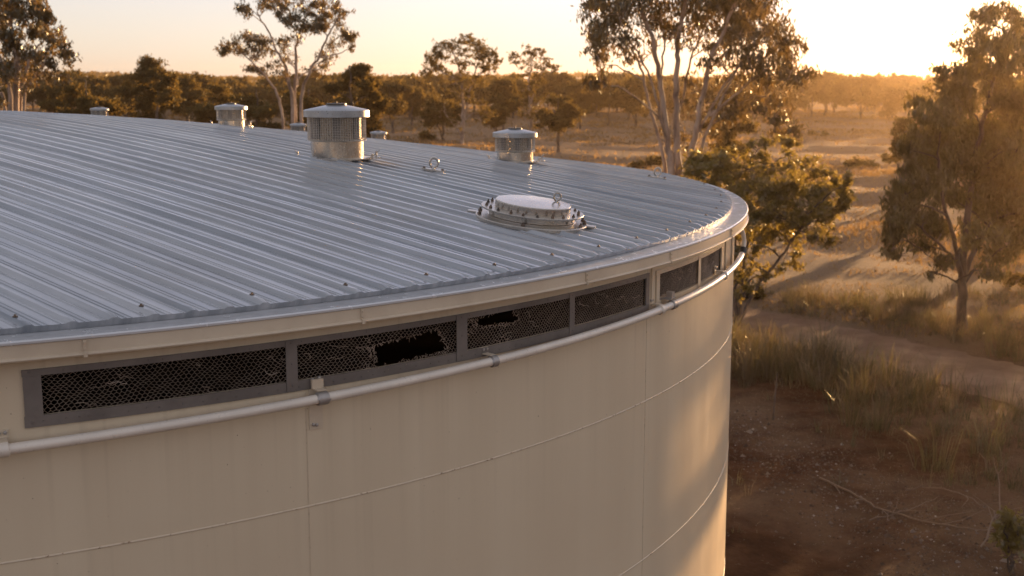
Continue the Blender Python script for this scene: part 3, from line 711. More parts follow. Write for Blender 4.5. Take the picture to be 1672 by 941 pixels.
def build_tree(name, base, label, cat, trunks, clumps, rng, nleaf, lsize, aspect, droop, leafm, barkm, group=None, twig=0.012, sides=7, jit=0.02, dens_core=0.35, trunk_flat=False):
    """trunks: list of (points, r0, r1); clumps: list of (centre, (rx, ry, rz), weight). Points are in the world."""
    base = Vector(base); o = thing(name, base, label, cat, group)
    tb = MB(); nodes = []
    for pts, r0, r1 in trunks:
        sp = smooth_path(pts, 6, rng, jit); rads = [r0 + (r1 - r0) * (k / (len(sp) - 1)) ** 0.8 for k in range(len(sp))]
        rads[0] = r0 * 1.35
        tb.tube(sp, rads, sides); nodes += [(q, r) for q, r in zip(sp[2:], rads[2:])]
    cl = []
    cent = np.mean([q for q, r in nodes], 0)
    for c, rad, wgt in sorted(clumps, key=lambda k: np.linalg.norm(np.array(k[0]) - cent)):
        c = np.array(c, float); best = None
        for q, r in nodes:
            d = np.linalg.norm(q - c); rise = c[2] - q[2]
            cost = d + 1.2 * max(0, 0.35 * d - rise) + (0.0 if r > 0.02 else 0.3)
            if best is None or cost < best[0]: best = (cost, q, r)
        _, q, r = best; d = c - q; L = np.linalg.norm(d)
        if L > 0.15:
            c1 = q + d * 0.5 + np.array([0, 0, 0.10 * L]) + rng.normal(0, 0.06 * L, 3); sp = smooth_path([q, c1, c], 4, rng, 0.015 * L); r0 = min(r * 0.7, 0.018 + 0.017 * L) + 0.002
            rads = [r0 + (twig - r0) * k / (len(sp) - 1) for k in range(len(sp))]
            tb.tube(sp, rads, 5 if r0 > .03 else 4); nodes += [(a, b_) for a, b_ in zip(sp[2:], rads[2:])]
        # twigs and leaves
        rad = np.array(rad); nt_ = max(4, int(7 * wgt)); nl = int(nleaf * wgt)
        tips = []
        for k in range(nt_):
            v = rng.normal(0, 1, 3); v /= np.linalg.norm(v); v[2] = v[2] * 0.8 + 0.1; e = c + v * rad * rng.uniform(0.55, 1.0); tips.append(e)
            tb.tube([c, (c + e) / 2 + rng.normal(0, 0.05, 3) * rad, e], [twig, twig * .7, twig * .4], 3, False)
        nb = max(6, int(nl / 14)); pick = rng.integers(0, nt_, nb); tt = rng.uniform(dens_core, 1.15, nb)[:, None]
        sub = c + (np.array(tips)[pick] - c) * tt + rng.normal(0, 0.19, (nb, 3)) * rad           # small sprays
        cs = sub[rng.integers(0, nb, nl)] + rng.normal(0, 1, (nl, 3)) * rad * 0.10 + rng.normal(0, lsize * .35, (nl, 3)); cl.append(cs)
    cs = np.concatenate(cl)
    tb.build('trunk', barkm, o, smooth=60, org=base)
    np_mesh('crown', leaves(cs, lsize, aspect, droop, rng) - np.array(base), 4, leafm, o)
    return o

def px_clumps(lst, Y, spread, rng, flat=1.0, mult=1.0, rm=1.25):
    """(x, y, rx, ry[, weight]) in photo pixels at about Y metres -> clumps with depth"""
    out = []
    for q in lst:
        x, y, rx, ry = q[:4]; w_ = q[4] if len(q) > 4 else 1.0; dY = rng.uniform(-spread, spread); Yd = Y + dY
        c = at(x, y, Yd); k = Yd / FPX; r_ = (rx * k, (rx + ry) * 0.5 * k * flat, ry * k)
        wt = w_ * mult * max(0.35, (rx * k * ry * k) / 0.45); r_ = tuple(q_ * rm for q_ in r_); out.append((c, r_, wt * .8))
        for _ in range(2):               # loose outer sprays
            v = Vector(rng.normal(0, 1, 3)).normalized(); s_ = rng.uniform(.45, .65)
            out.append((c + Vector((v.x * r_[0], v.y * r_[1], v.z * r_[2])) * rng.uniform(.8, 1.15), tuple(q_ * s_ for q_ in r_), wt * .22))
    return out
def P3(lst, Y): return [at(x, y, Y + dy) for x, y, dy in lst]

# the big gum right of the middle
rng = np.random.default_rng(5); Y = 40.0; gb = at(1112, 480, Y); gb.z = 0
K = [(1055, 30, 55, 32), (1000, 62, 32, 26), (985, 105, 22, 30, .8), (1015, 22, 40, 28), (1100, 12, 55, 26), (1160, 22, 50, 30), (1185, 45, 45, 35), (1232, 45, 42, 36), (1222, 95, 38, 30), (1268, 62, 28, 30),
     (1288, 105, 26, 20), (1298, 118, 18, 14), (1255, 120, 32, 24), (1205, 140, 42, 24, .6), (1250, 158, 34, 28, .8), (1170, 170, 40, 26, .5), (1215, 185, 40, 24, .5), (1265, 190, 22, 16, .6), (980, 132, 14, 12, .6), (1140, 150, 34, 20, .35),
     (1060, -40, 60, 40), (1130, -50, 70, 45), (1200, -30, 60, 45), (1010, -20, 45, 35), (1160, -110, 70, 45), (1080, -115, 60, 40), (1250, -5, 40, 35), (1120, 60, 26, 16, .3), (1075, 75, 22, 16, .3), (1030, 90, 20, 16, .4), (1180, 90, 26, 18, .4), (1150, 215, 30, 22, .4), (1290, 215, 16, 20, .8), (1100, 225, 24, 16, .3)]
cl = px_clumps(K, Y, 2.4, rng, rm=1.42)
tr = [(P3([(1098, 480, 0), (1096, 300, 0), (1088, 220, 0.2), (1077, 130, 0.2), (1066, 70, 0.2), (1042, 0, .3), (1030, -60, .5)], Y), 0.15, 0.04),
      (P3([(1110, 480, .1), (1108, 300, .1), (1104, 200, .2), (1106, 120, 0), (1108, 60, 0), (1125, -40, 0), (1120, -110, 0)], Y), 0.16, 0.04),
      (P3([(1120, 480, -.2), (1121, 300, -.3), (1137, 210, -.6), (1158, 110, -.8), (1190, 30, -1), (1215, -30, -1)], Y), 0.15, 0.035),
      (P3([(1096, 400, .3), (1080, 240, .5), (1060, 175, .8), (1046, 110, 1.0), (1018, 60, 1.2)], Y), 0.08, 0.03),
      (P3([(1124, 400, -.4), (1142, 255, -.8), (1175, 170, -1.3), (1222, 80, -1.8)], Y), 0.08, 0.025),
      (P3([(1088, 225, .2), (1062, 130, -.3), (1030, 70, -.6), (1008, 40, -.8)], Y), 0.05, 0.02), (P3([(1105, 210, .3), (1125, 110, .8), (1150, 40, 1.2), (1165, -20, 1.4)], Y), 0.05, 0.02),
      (P3([(1138, 215, -.6), (1190, 130, .2), (1235, 70, .8), (1255, 40, 1)], Y), 0.055, 0.02), (P3([(1160, 190, -1), (1205, 150, -1.2), (1255, 110, -1.6)], Y), 0.045, 0.018), (P3([(1077, 140, .2), (1085, 70, .8), (1075, 0, 1.2)], Y), 0.045, 0.018)]
build_tree('gum_tree', gb, 'tallest gum with several pale trunks rising behind the tank rim', 'tree', tr, cl, rng, 880, 0.19, 0.28, 0.6, M['leaf'], M['pale_bark'], 'tall gums around the tank')

# dark bush at the tank's right edge
rng = np.random.default_rng(6); Y = 35.0; bb_ = floor_at(1204, 530); Y = bb_.y
K = [(1150, 262, 36, 26), (1195, 255, 34, 24), (1215, 280, 40, 26), (1165, 300, 40, 28), (1240, 310, 44, 30), (1290, 300, 40, 30), (1325, 290, 34, 26), (1350, 320, 30, 26), (1370, 340, 22, 22), (1310, 345, 42, 28), (1265, 360, 42, 30), (1230, 350, 34, 28), (1345, 358, 26, 20), (1290, 392, 34, 22, .6), (1240, 400, 34, 24, .6), (1310, 265, 24, 18, .6), (1378, 305, 10, 18, .7), (1220, 440, 26, 22, .4), (1275, 440, 22, 14, .3), (1130, 300, 24, 26), (1190, 330, 30, 26), (1195, 390, 26, 26, .6), (1262, 270, 30, 22), (1250, 232, 14, 12, .5), (1290, 232, 12, 12, .6), (1225, 305, 34, 26), (1270, 330, 34, 26), (1330, 320, 30, 24), (1300, 365, 30, 22), (1150, 285, 30, 24), (1180, 275, 30, 22), (1360, 300, 22, 20), (1220, 380, 28, 22), (1250, 385, 26, 20), (1335, 385, 24, 16), (1380, 325, 14, 14), (1205, 420, 24, 22, .7), (1215, 470, 22, 16, .5), (1240, 450, 22, 16, .5), (1300, 430, 18, 12, .4), (1195, 450, 16, 20, .5)]
cl = px_clumps(K, Y, 1.7, rng, rm=1.15)
tr = [(P3([(1204, 530, 0), (1212, 480, 0), (1230, 420, .2), (1262, 350, .4), (1290, 310, .4)], Y), 0.07, 0.02), (P3([(1203, 530, 0), (1200, 470, .1), (1198, 400, .3), (1190, 320, .5), (1170, 280, .5)], Y), 0.07, 0.02),
      (P3([(1205, 530, 0), (1235, 470, -.3), (1275, 420, -.5), (1320, 350, -.8), (1350, 320, -.9)], Y), 0.06, 0.02), (P3([(1204, 530, 0), (1215, 440, .6), (1225, 350, .9), (1215, 280, 1)], Y), 0.06, 0.02)]
build_tree('acacia_bush', (bb_.x, bb_.y, 0), 'dark leafy bushy acacia leaning out beside the right edge of the tank', 'tree', tr, cl, rng, 950, 0.135, 0.40, 0.25, M['bush'], M['dark_bark'])

# right-hand tree by the dirt track
rng = np.random.default_rng(7); rb = floor_at(1571, 545); Y = rb.y
K = [(1625, 60, 34, 34, .9), (1650, 110, 34, 34), (1590, 95, 30, 26, .8), (1565, 118, 22, 18, .7), (1660, 40, 24, 26, .8), (1690, 80, 36, 40), (1560, 160, 44, 30), (1610, 150, 46, 34), (1660, 170, 48, 36), (1540, 200, 40, 32), (1590, 210, 48, 36), (1640, 225, 50, 38), (1700, 190, 50, 40), (1515, 235, 32, 26), (1550, 255, 42, 32), (1600, 275, 46, 34), (1650, 290, 48, 36), (1710, 270, 50, 40), (1500, 265, 24, 22), (1525, 300, 36, 28), (1575, 325, 42, 28), (1630, 345, 44, 30), (1690, 345, 44, 36), (1490, 330, 34, 26), (1470, 350, 24, 24), (1510, 365, 36, 26), (1465, 385, 20, 18, .8), (1545, 385, 36, 22, .7), (1600, 390, 38, 24, .7), (1500, 405, 26, 18, .7), (1655, 400, 38, 26), (1530, 430, 22, 16, .5), (1620, 440, 26, 16, .5), (1480, 235, 12, 16, .7), (1484, 275, 10, 12, .6), (1740, 150, 40, 50), (1730, 380, 40, 36), (1610, 30, 14, 16, .6), (1640, 20, 20, 16, .7)]
cl = px_clumps(K, Y, 2.0, rng)
tr = [(P3([(1570, 548, 0), (1571, 470, 0), (1573, 410, 0), (1585, 320, 0), (1600, 220, .2), (1625, 120, .3), (1640, 50, .3)], Y), 0.16, 0.03), (P3([(1572, 470, 0), (1560, 400, -.2), (1540, 330, -.5), (1530, 250, -.6)], Y), 0.09, 0.025),
      (P3([(1573, 450, 0), (1600, 390, .4), (1650, 320, .8), (1690, 250, 1.0)], Y), 0.09, 0.025), (P3([(1572, 440, 0), (1545, 410, .3), (1500, 370, .6), (1475, 345, .7)], Y), 0.06, 0.02)]
build_tree('spreading_tree', (rb.x, rb.y, 0), 'broad drooping tree standing beside the dirt road at the right', 'tree', tr, cl, rng, 1750, 0.165, 0.28, 0.65, M['gold'], M['dark_bark'])
# its neighbour further right
rng = np.random.default_rng(17); nb_ = floor_at(1690, 470); Y = nb_.y
K = [(1690, 330, 44, 30), (1650, 350, 34, 26), (1730, 320, 40, 36), (1670, 290, 40, 30), (1720, 250, 50, 36), (1665, 385, 26, 18, .6), (1740, 390, 34, 26), (1700, 200, 44, 36), (1655, 245, 30, 30)]
tr = [(P3([(1690, 472, 0), (1688, 420, 0), (1680, 350, 0), (1690, 270, 0), (1700, 210, 0)], Y), 0.13, 0.03), (P3([(1688, 420, 0), (1660, 390, .3), (1640, 370, .5)], Y), 0.05, 0.02)]
build_tree('spreading_tree', (nb_.x, nb_.y, 0), 'second dark tree half out of frame behind the broad drooping one', 'tree', tr, px_clumps(K, Y, 2, rng), rng, 1400, 0.17, 0.32, 0.5, M['leaf'], M['dark_bark'])

# the thicket behind it
THICKET = [(px_, top_, Yb, wp_, lb_, sd2) for px_, Yb, top_, wp_, sd2, lb_ in ((1645, 47, 90, 140, 41, 'dense shadowy tree close behind the broad roadside tree'), (1705, 58, 60, 130, 42, 'tallest tree of the thicket behind the broad roadside tree'), (1540, 62, 150, 80, 43, 'lower tree of the thicket left behind the broad roadside tree'))]

# pale gums on the left
rng = np.random.default_rng(8); Y = 50.0
K = [(15, 10, 26, 18), (20, 28, 22, 14), (52, 14, 20, 14), (62, 22, 14, 14), (80, 34, 8, 10, .8), (50, 45, 16, 10, .5), (68, 55, 16, 14), (80, 70, 14, 18), (28, 72, 16, 10), (58, 90, 24, 10, .6), (102, 68, 10, 14, .7), (110, 92, 8, 10, .8), (72, 102, 12, 8, .6), (35, 95, 22, 10, .5), (8, 60, 14, 12), (10, 100, 20, 18, .8), (45, 115, 30, 18, .7), (75, 120, 22, 16, .6), (10, 135, 24, 20, .8), (-25, 30, 40, 30), (-30, 90, 40, 35), (0, -30, 40, 26), (50, -25, 30, 22), (-40, -30, 40, 26), (30, -75, 40, 30), (-20, -80, 40, 30), (40, 140, 20, 14, .4)]
g0 = at(28, 300, Y); g0.z = 0
tr = [(P3([(28, 440, 0), (27, 185, 0), (27, 100, 0), (18, 50, 0), (20, 10, 0), (30, -60, 0)], Y), .17, .04), (P3([(30, 440, .2), (32, 180, .3), (42, 120, .5), (52, 90, .7), (75, 60, 1)], Y), .11, .03), (P3([(24, 440, -.2), (18, 180, -.3), (8, 120, -.5), (-20, 40, -.8)], Y), .14, .03), (P3([(22, 440, .5), (8, 180, .6), (-5, 150, .8), (-30, 90, 1)], Y), .10, .03), (P3([(34, 440, -.5), (40, 175, -.6), (52, 135, -.9), (72, 105, -1.2)], Y), .07, .02)]
build_tree('gum_tree', g0, 'tall pale trunked gum cut off by the left edge of the photo', 'tree', tr, px_clumps(K, Y, 2.6, rng, rm=1.5), rng, 1050, 0.19, 0.32, 0.55, M['leaf'], M['pale_bark'], 'tall gums around the tank')

rng = np.random.default_rng(9); Y = 58.0
K = [(378, 78, 16, 10, .8), (366, 86, 6, 8, .7), (402, 66, 16, 10, .8), (430, 78, 22, 12), (425, 92, 14, 8, .5), (398, 15, 10, 14, .7), (425, 8, 18, 12), (455, 10, 16, 12, .8), (458, 28, 10, 8, .6), (482, 22, 12, 10, .8), (510, 12, 20, 12), (522, 28, 14, 10), (500, 45, 24, 12, .8), (520, 48, 14, 8), (548, 20, 12, 14, .8), (550, 45, 14, 14, .9), (570, 58, 8, 12, .9), (545, 78, 14, 10, .4), (455, 75, 12, 12, .6), (480, 60, 12, 10, .5), (440, -14, 30, 14), (490, -16, 34, 16), (415, 110, 16, 6, .8), (450, 115, 22, 8, .6), (520, 115, 14, 8, .7), (470, 92, 14, 10, .3), (532, 96, 10, 8, .4)]
g0 = at(485, 300, Y); g0.z = 0
tr = [(P3([(486, 380, 0), (480, 195, 0), (470, 130, 0), (466, 108, 0), (450, 80, 0), (442, 60, .3), (420, 20, .5)], Y), .12, .03), (P3([(488, 380, .3), (482, 180, .3), (484, 105, .3), (484, 75, .3), (495, 40, .3), (508, 5, .3)], Y), .105, .03), (P3([(492, 380, -.3), (492, 180, -.3), (504, 120, -.5), (520, 95, -.7), (535, 60, -.9), (552, 30, -1)], Y), .10, .03), (P3([(478, 380, .6), (462, 195, .8), (450, 150, 1), (438, 130, 1.2), (405, 95, 1.4), (385, 82, 1.5)], Y), .09, .02)]
build_tree('gum_tree', g0, 'open gum with pale forked trunks rising behind the roof left of centre', 'tree', tr, px_clumps(K, Y, 2.2, rng, rm=1.55), rng, 1200, 0.17, 0.30, 0.55, M['leaf'], M['pale_bark'], 'tall gums around the tank')

# mid-distance trees, each its own
def auto_tree(name, x, top, Y, wpx, label, seed, kind='round', group='trees across the paddock', leaf=0.4, nl=420, barkm='dark_bark', low=0.35, leafm='far'):
    rng = np.random.default_rng(seed); c0 = at(x, 130, Y); ztop = at(x, top, Y).z; hw = wpx * Y / FPX / 2 * 1.22; base = Vector((c0.x, Y, float(gz(c0.x, Y)) - .05)); H_ = ztop; cl = []
    n_ = 17 if kind == 'round' else 22
    for k in range(n_):
        v = rng.normal(0, 1, 3); v /= np.linalg.norm(v); f_ = rng.uniform(.45, .95)
        if kind == 'umbrella':
            rr_ = rng.uniform(0, 1) ** .5; q = rng.uniform(0, 6.28); px_ = hw * rr_ * math.cos(q) * .85; py_ = hw * rr_ * math.sin(q) * .85; pz_ = H_ * (0.9 - 0.22 * rr_ ** 2 - rng.uniform(0, .10)); s_ = hw * rng.uniform(.26, .40)
            if k > 14: pz_ = H_ * rng.uniform(low, .72); px_ *= .75; s_ *= .85
        else:
            zc = H_ * (low + 1) / 2 * .96; px_ = v[0] * hw * .72 * f_; py_ = v[1] * hw * .72 * f_; pz_ = zc + v[2] * H_ * (1 - low) / 2 * .78 * f_; s_ = hw * rng.uniform(.30, .46)
        cl.append((base + Vector((px_, py_, pz_)), (s_, s_, s_ * rng.uniform(.5, .75)), rng.uniform(.7, 1.2)))
    b0 = np.array(base); lean = rng.uniform(-.06, .06) * H_
    tr = [([b0, b0 + [lean * .3, 0, H_ * .35], b0 + [lean, 0, H_ * .62], b0 + [lean * 1.2, rng.uniform(-.3, .3), H_ * .85]], H_ * .020 + .04, .04)]
    if rng.random() < .6: tr.append(([b0 + [0, 0, H_ * .08], b0 + [-hw * .18, .2, H_ * .38], b0 + [-hw * .4, .3, H_ * .66]], H_ * .012 + .03, .03))
    return build_tree(name, base, label, 'tree', tr, cl, rng, nl, leaf, .55, .3, M[leafm], M[barkm], group, twig=.025, sides=6, jit=.05)
for px_, top_, Yb, wp_, lb_, sd2 in THICKET: auto_tree('spreading_tree', px_, top_, Yb, wp_, lb_, sd2, leaf=.18, nl=800, low=.12, leafm='gold', group='thicket by the track')
rng = np.random.default_rng(51); q_ = floor_at(755, 236); Y = q_.y
K = [(715, 112, 14, 10), (704, 97, 11, 12), (722, 88, 15, 9), (740, 76, 17, 9), (760, 69, 19, 8), (781, 76, 16, 11), (792, 92, 13, 13), (806, 96, 9, 11), (812, 108, 6, 9, .8), (760, 88, 20, 7, .6), (735, 100, 13, 7, .5), (790, 112, 13, 11), (757, 106, 13, 9), (696, 120, 9, 8), (745, 130, 26, 9, .5), (780, 136, 18, 9, .5), (750, 155, 18, 12, .5), (720, 182, 17, 10), (790, 182, 16, 12, .8), (770, 165, 14, 10, .5), (735, 203, 12, 8, .6)]
tr = [(P3([(755, 240, 0), (756, 190, 0), (754, 150, 0), (750, 115, .3), (740, 85, .5)], Y), .26, .06), (P3([(756, 205, 0), (765, 160, -.5), (775, 120, -1), (785, 90, -1.5)], Y), .16, .05), (P3([(755, 225, 0), (742, 205, .6), (728, 188, 1)], Y), .08, .04)]
build_tree('paddock_tree', (q_.x, q_.y, 0), 'umbrella crowned tree rising above the treeline right of the largest ventilator', 'tree', tr, px_clumps(K, Y, 3.2, rng, rm=1.3), rng, 300, .27, .45, .4, M['far'], M['pale_bark'], 'trees across the paddock', twig=.02, sides=6, jit=.04)
rng = np.random.default_rng(52); q_ = floor_at(868, 252); Y = q_.y
K = [(850, 92, 13, 6), (866, 85, 15, 6), (885, 90, 13, 6), (840, 100, 9, 5, .7), (896, 106, 11, 7), (908, 111, 7, 5, .8), (870, 108, 16, 7, .7), (855, 121, 13, 7, .6), (885, 126, 15, 9, .6), (865, 141, 16, 11, .7), (848, 160, 13, 11, .7), (882, 166, 15, 11, .6), (862, 185, 12, 9, .4)]
tr = [(P3([(869, 255, 0), (866, 200, 0), (864, 140, 0), (868, 102, .2)], Y), .22, .05), (P3([(866, 170, 0), (880, 130, -.5), (892, 108, -.9)], Y), .1, .04)]
build_tree('paddock_tree', (q_.x, q_.y, 0), 'thin flat topped tree right of the umbrella crowned tree', 'tree', tr, px_clumps(K, Y, 2.4, rng, rm=1.3), rng, 300, .25, .45, .4, M['far'], M['pale_bark'], 'trees across the paddock', twig=.02, sides=6, jit=.04)
for k_, (x_, t_, Y_, w_, lb_) in enumerate(((640, 116, 165, 64, 'round crown between the largest ventilator and the umbrella crowned tree'), (672, 128, 185, 56, 'lower crown tucked left of the umbrella crowned tree'), (822, 120, 170, 58, 'round crown in the gap between the umbrella crowned and flat topped trees'), (948, 116, 175, 72, 'broad crown right of the flat topped tree'), (995, 122, 190, 64, 'low crown left of the tallest gum, on the treeline'), (305, 118, 165, 70, 'round crown right of the tiered skyline tree'), (205, 122, 175, 60, 'low crown left of the tiered skyline tree'), (100, 118, 150, 70, 'dark crown between the left edge gum and the broad olive tree'))):
    auto_tree('paddock_tree', x_, t_, Y_, w_, lb_, 500 + k_, leaf=.3, nl=700, low=.2)
auto_tree('paddock_tree', 912, 138, 116, 78, 'low leafy tree at the foot of the thin flat topped tree', 23, leaf=0.24, nl=756, low=.25)
auto_tree('paddock_tree', 722, 150, 140, 70, 'small dark tree left of the umbrella tree trunk', 24, leaf=0.26, nl=684, low=.22)
auto_tree('paddock_tree', 810, 165, 150, 46, 'small dark tree between the umbrella tree and the flat topped one', 25, leaf=0.26, nl=594, low=.22)
auto_tree('paddock_tree', 577, 80, 90, 72, 'rounded dark crown directly right of the open forked gum', 26, 'umbrella', leaf=0.20, nl=1116, low=.2)
auto_tree('paddock_tree', 590, 120, 98, 100, 'broad low tree behind the largest ventilator', 27, leaf=0.22, nl=1008, low=.15)
auto_tree('paddock_tree', 252, 86, 128, 92, 'tiered dark tree standing alone on the left skyline', 28, 'umbrella', leaf=0.26, nl=1116, low=.25)
auto_tree('paddock_tree', 252, 112, 132, 84, 'dense lower tree behind the tiered skyline tree', 38, leaf=0.26, nl=936, low=.2)
auto_tree('paddock_tree', 145, 100, 105, 100, 'broad olive tree right of the left edge gum', 29, leaf=0.23, nl=1152, low=.12)
auto_tree('paddock_tree', 68, 150, 62, 66, 'golden olive bush at the foot of the left edge gum', 30, leaf=.2, nl=560, low=.03, leafm='bush')
auto_tree('paddock_tree', 415, 116, 105, 90, 'dark tree behind the forked gum on its left side', 31, leaf=0.23, nl=936, low=.12)
auto_tree('paddock_tree', 350, 130, 140, 100, 'broad tree just above the ventilator on the left skyline', 32, leaf=0.27, nl=864, low=.15)
auto_tree('paddock_tree', 500, 118, 110, 80, 'tree filling the gap between the forked gum trunks', 33, leaf=0.24, nl=864, low=.12)
auto_tree('paddock_tree', 1040, 118, 180, 86, 'tree seen through the trunks of the tallest gum', 34, leaf=.45, nl=420, low=.25)
auto_tree('paddock_tree', 1196, 130, 75, 90, 'sunlit tree behind the right side of the tallest gum', 35, leaf=.25, nl=460, low=.2)
auto_tree('paddock_tree', 1482, 170, 70, 46, 'slim sapling left of the broad roadside tree', 36, leaf=.2, nl=260, low=.3)
auto_tree('paddock_tree', 1350, 112, 235, 60, 'flat crowned tree on the skyline just left of the sun', 37, 'umbrella', leaf=.5, nl=300, low=.4)

# far tree line: six shapes, copied
protos = []
for k in range(6):
    o_ = auto_tree('far_tree', 836, 130, 200, 90, 'dark tree in the far treeline across the paddock', 60 + k, ('round', 'umbrella', 'round')[k % 3], 'far treeline across the paddock', .5, 640, 'dark_bark', (.16, .38, .42, .2, .35, .3)[k])
    o_.location = (0, 0, 0); protos.append(o_)
rg = random.Random(31); spots = []
for row, (Yr, n_, j) in enumerate(((228, 44, 14), (262, 48, 16), (310, 52, 20))):
    for i in range(n_):
        x = (-0.52 + 1.06 * (i + rg.uniform(-.35, .35)) / (n_ - 1)) * Yr; yy = Yr + rg.uniform(-j, j)
        spots.append((x, yy, rg.uniform(.78, 1.12) * (1.0 - 0.06 * (x / Yr)) * (1.0 + 0.02 * row)))
used = set()
for i, (x, y, s) in enumerate(spots):
    k = rg.randrange(6); o_ = protos[k] if k not in used else copy_tree(protos[k]); used.add(k)
    o_.location = (x, y, -0.05); o_.rotation_euler = (0, 0, rg.uniform(0, 6.28)); sw = rg.uniform(.85, 1.25); o_.scale = (s * sw, s * sw, s * 1.08)

# woodland far beyond: one mass
rng = np.random.default_rng(77); n = 2600; ty = rng.uniform(360, 1350, n); tx = rng.uniform(-.55, .55, n) * ty
hgt = rng.uniform(4.0, 7.5, n); cen = []
for k in range(n):
    m_ = 26; z0 = hill_z(tx[k], ty[k]); v = rng.normal(0, 1, (m_, 3)); v[:, 2] = np.abs(v[:, 2]) * .5; cen.append(np.stack([tx[k] + v[:, 0] * hgt[k] * .30, ty[k] + v[:, 1] * hgt[k] * .30, z0 + hgt[k] * (.35 + .30 * v[:, 2].clip(0, 2))], 1))
cen = np.concatenate(cen); wood = np_mesh('distant_woodland', leaves(cen, 2.3, .9, .0, rng), 4, M['far']); tag(wood, 'dark woodland massed on the low hills along the horizon', 'woodland', kind='stuff')

# ------------------------------------------------------------------ paddock shrubs, grass, litter
def shrub(x, y, wpx, hpx, label, seed, leafm='far', leaf=None, name='paddock_shrub', group='low shrubs in the dry paddock'):
    p_ = floor_at(x, y); k = p_.y / FPX; w_ = wpx * k / 2; h_ = hpx * k * .55; rng = np.random.default_rng(seed); cl = []; b0 = np.array((p_.x, p_.y, float(gz(p_.x, p_.y)) - .03))
    for i in range(7): cl.append((b0 + [rng.uniform(-.7, .7) * w_, rng.uniform(-.6, .6) * w_, h_ * rng.uniform(.5, 1.2)], (w_ * .42, w_ * .42, h_ * .5), 1.0))
    tr = [([b0, b0 + [w_ * .1 * (q - 1), .05 * q, h_ * .4], b0 + [w_ * .35 * (q - 1), .1 * q, h_ * 1.1]], .02 + .01 * w_, .01) for q in range(3)]
    return build_tree(name, Vector(b0), label, 'shrub', tr, cl, rng, 150, leaf or max(.12, .0022 * p_.y), .5, .1, M[leafm], M['dark_bark'], group, twig=.008, sides=5)
for i, (x, y, w_, h_, lb) in enumerate(((1422, 272, 62, 26, 'widest low shrub out in the sunlit paddock below the sun'), (1452, 268, 34, 22, 'rounded shrub touching the widest paddock shrub on its right'), (1386, 278, 36, 14, 'flat shrub at the left of the widest paddock shrub'), (1325, 222, 14, 9, 'tiny shrub alone at mid paddock left of the sun'), (1348, 222, 10, 8, 'tiny round shrub beside another tiny one at mid paddock'),
        (1062, 272, 44, 24, 'dark shrub showing over the roof rim left of the tallest gum'), (1035, 274, 30, 12, 'low brown shrub over the rim left of a darker one'), (1500, 300, 30, 20, 'shrub left of the broad roadside tree in the sun'), (1478, 345, 34, 20, 'shrub below the slim sapling'), (700, 232, 26, 14, 'small dark shrub beyond the roof under the umbrella tree'), (192, 192, 34, 22, 'dark rounded shrub beyond the far left ventilator'),
        (330, 178, 26, 20, 'dark shrub under the left skyline trees'), (1282, 216, 40, 8, 'long flat shrub at the sunlit paddock edge'), (950, 180, 34, 6, 'low shrub line beyond the right ventilator'), (1220, 490, 46, 26, 'dry shrub at the roadside behind the acacia'), (1650, 470, 60, 30, 'brown shrub under the second dark tree'))): shrub(x, y, w_, h_, lb, 200 + i)
for i, (x, y, h_) in enumerate(((15.6, 30.5, 2.3), (18.2, 34.0, 2.8), (20.5, 38.5, 3.0))):          # unseen bushes added past the right edge only to shade the grass
    rng = np.random.default_rng(400 + i); b0 = np.array((x, y, -.05)); cl = [(b0 + [rng.uniform(-1.4, 1.4), rng.uniform(-1.2, 1.2), h_ * rng.uniform(.35, .85)], (.8, .8, .55), 1.0) for _ in range(11)]
    build_tree('acacia_bush', Vector(b0), ('low unseen bush added just beyond the right edge to shade the grass', 'middling unseen bush added further along the right edge for shade', 'tallest unseen bush added past the right edge for shade')[i], 'shrub', [([b0, b0 + [.1 * q, .1, h_ * .4], b0 + [.7 * (q - 1), .2, h_ * .8]], .05, .02) for q in range(3)], cl, rng, 600, .14, .4, .2, M['bush'], M['dark_bark'], 'added shade bushes past the right edge')
shrub(1652, 935, 90, 150, 'spindly golden leaved shrub in the bottom right corner', 300, 'bush', .09, 'small_shrub', None)

def blades(xy, h, wd, rng, lean=.35, taper=True):
    n = len(xy); z = gz(xy[:, 0], xy[:, 1]); q = rng.uniform(0, 6.283, n); d = np.stack([np.cos(q), np.sin(q), np.zeros(n)], 1); base = np.concatenate([xy, z[:, None] - .02], 1)
    q2 = rng.uniform(0, 6.283, n); ln = np.stack([np.cos(q2), np.sin(q2), np.zeros(n)], 1) * (h * lean * rng.uniform(.2, 1.6, n))[:, None]; up = np.array([0, 0, 1.0]) * h[:, None]
    wv = d * wd[:, None] * .5; mid = base + up * .55 + ln * .35; tip = base + up + ln
    return np.stack([base - wv, base + wv, mid + wv * .8, tip], 1).reshape(-1, 3), np.stack([base - wv, mid + wv * .8, tip, mid - wv * .8], 1).reshape(-1, 3)
rng = np.random.default_rng(99)
def vnoise(x, y, s, seed):
    r_ = np.random.default_rng(seed); o_ = 0
    for k in range(5): a = r_.uniform(0, 6.28); f_ = s * (1.0 + .8 * k); o_ = o_ + np.sin((x * math.cos(a) + y * math.sin(a)) * f_ + r_.uniform(0, 6.28)) / (1 + .5 * k)
    return o_
def bare(x, y):
    """0 on the dirt by the tank, 1 in the rank grass"""
    a = np.array([GRAVEL_A.x, GRAVEL_A.y]); d = np.array([GRAVEL_B.x, GRAVEL_B.y]) - a; L = np.hypot(*d); s = ((x - a[0]) * d[1] - (y - a[1]) * d[0]) / L
    return s
SIDE = np.sign(bare(np.array([floor_at(1600, 750).x]), np.array([floor_at(1600, 750).y])))[0]
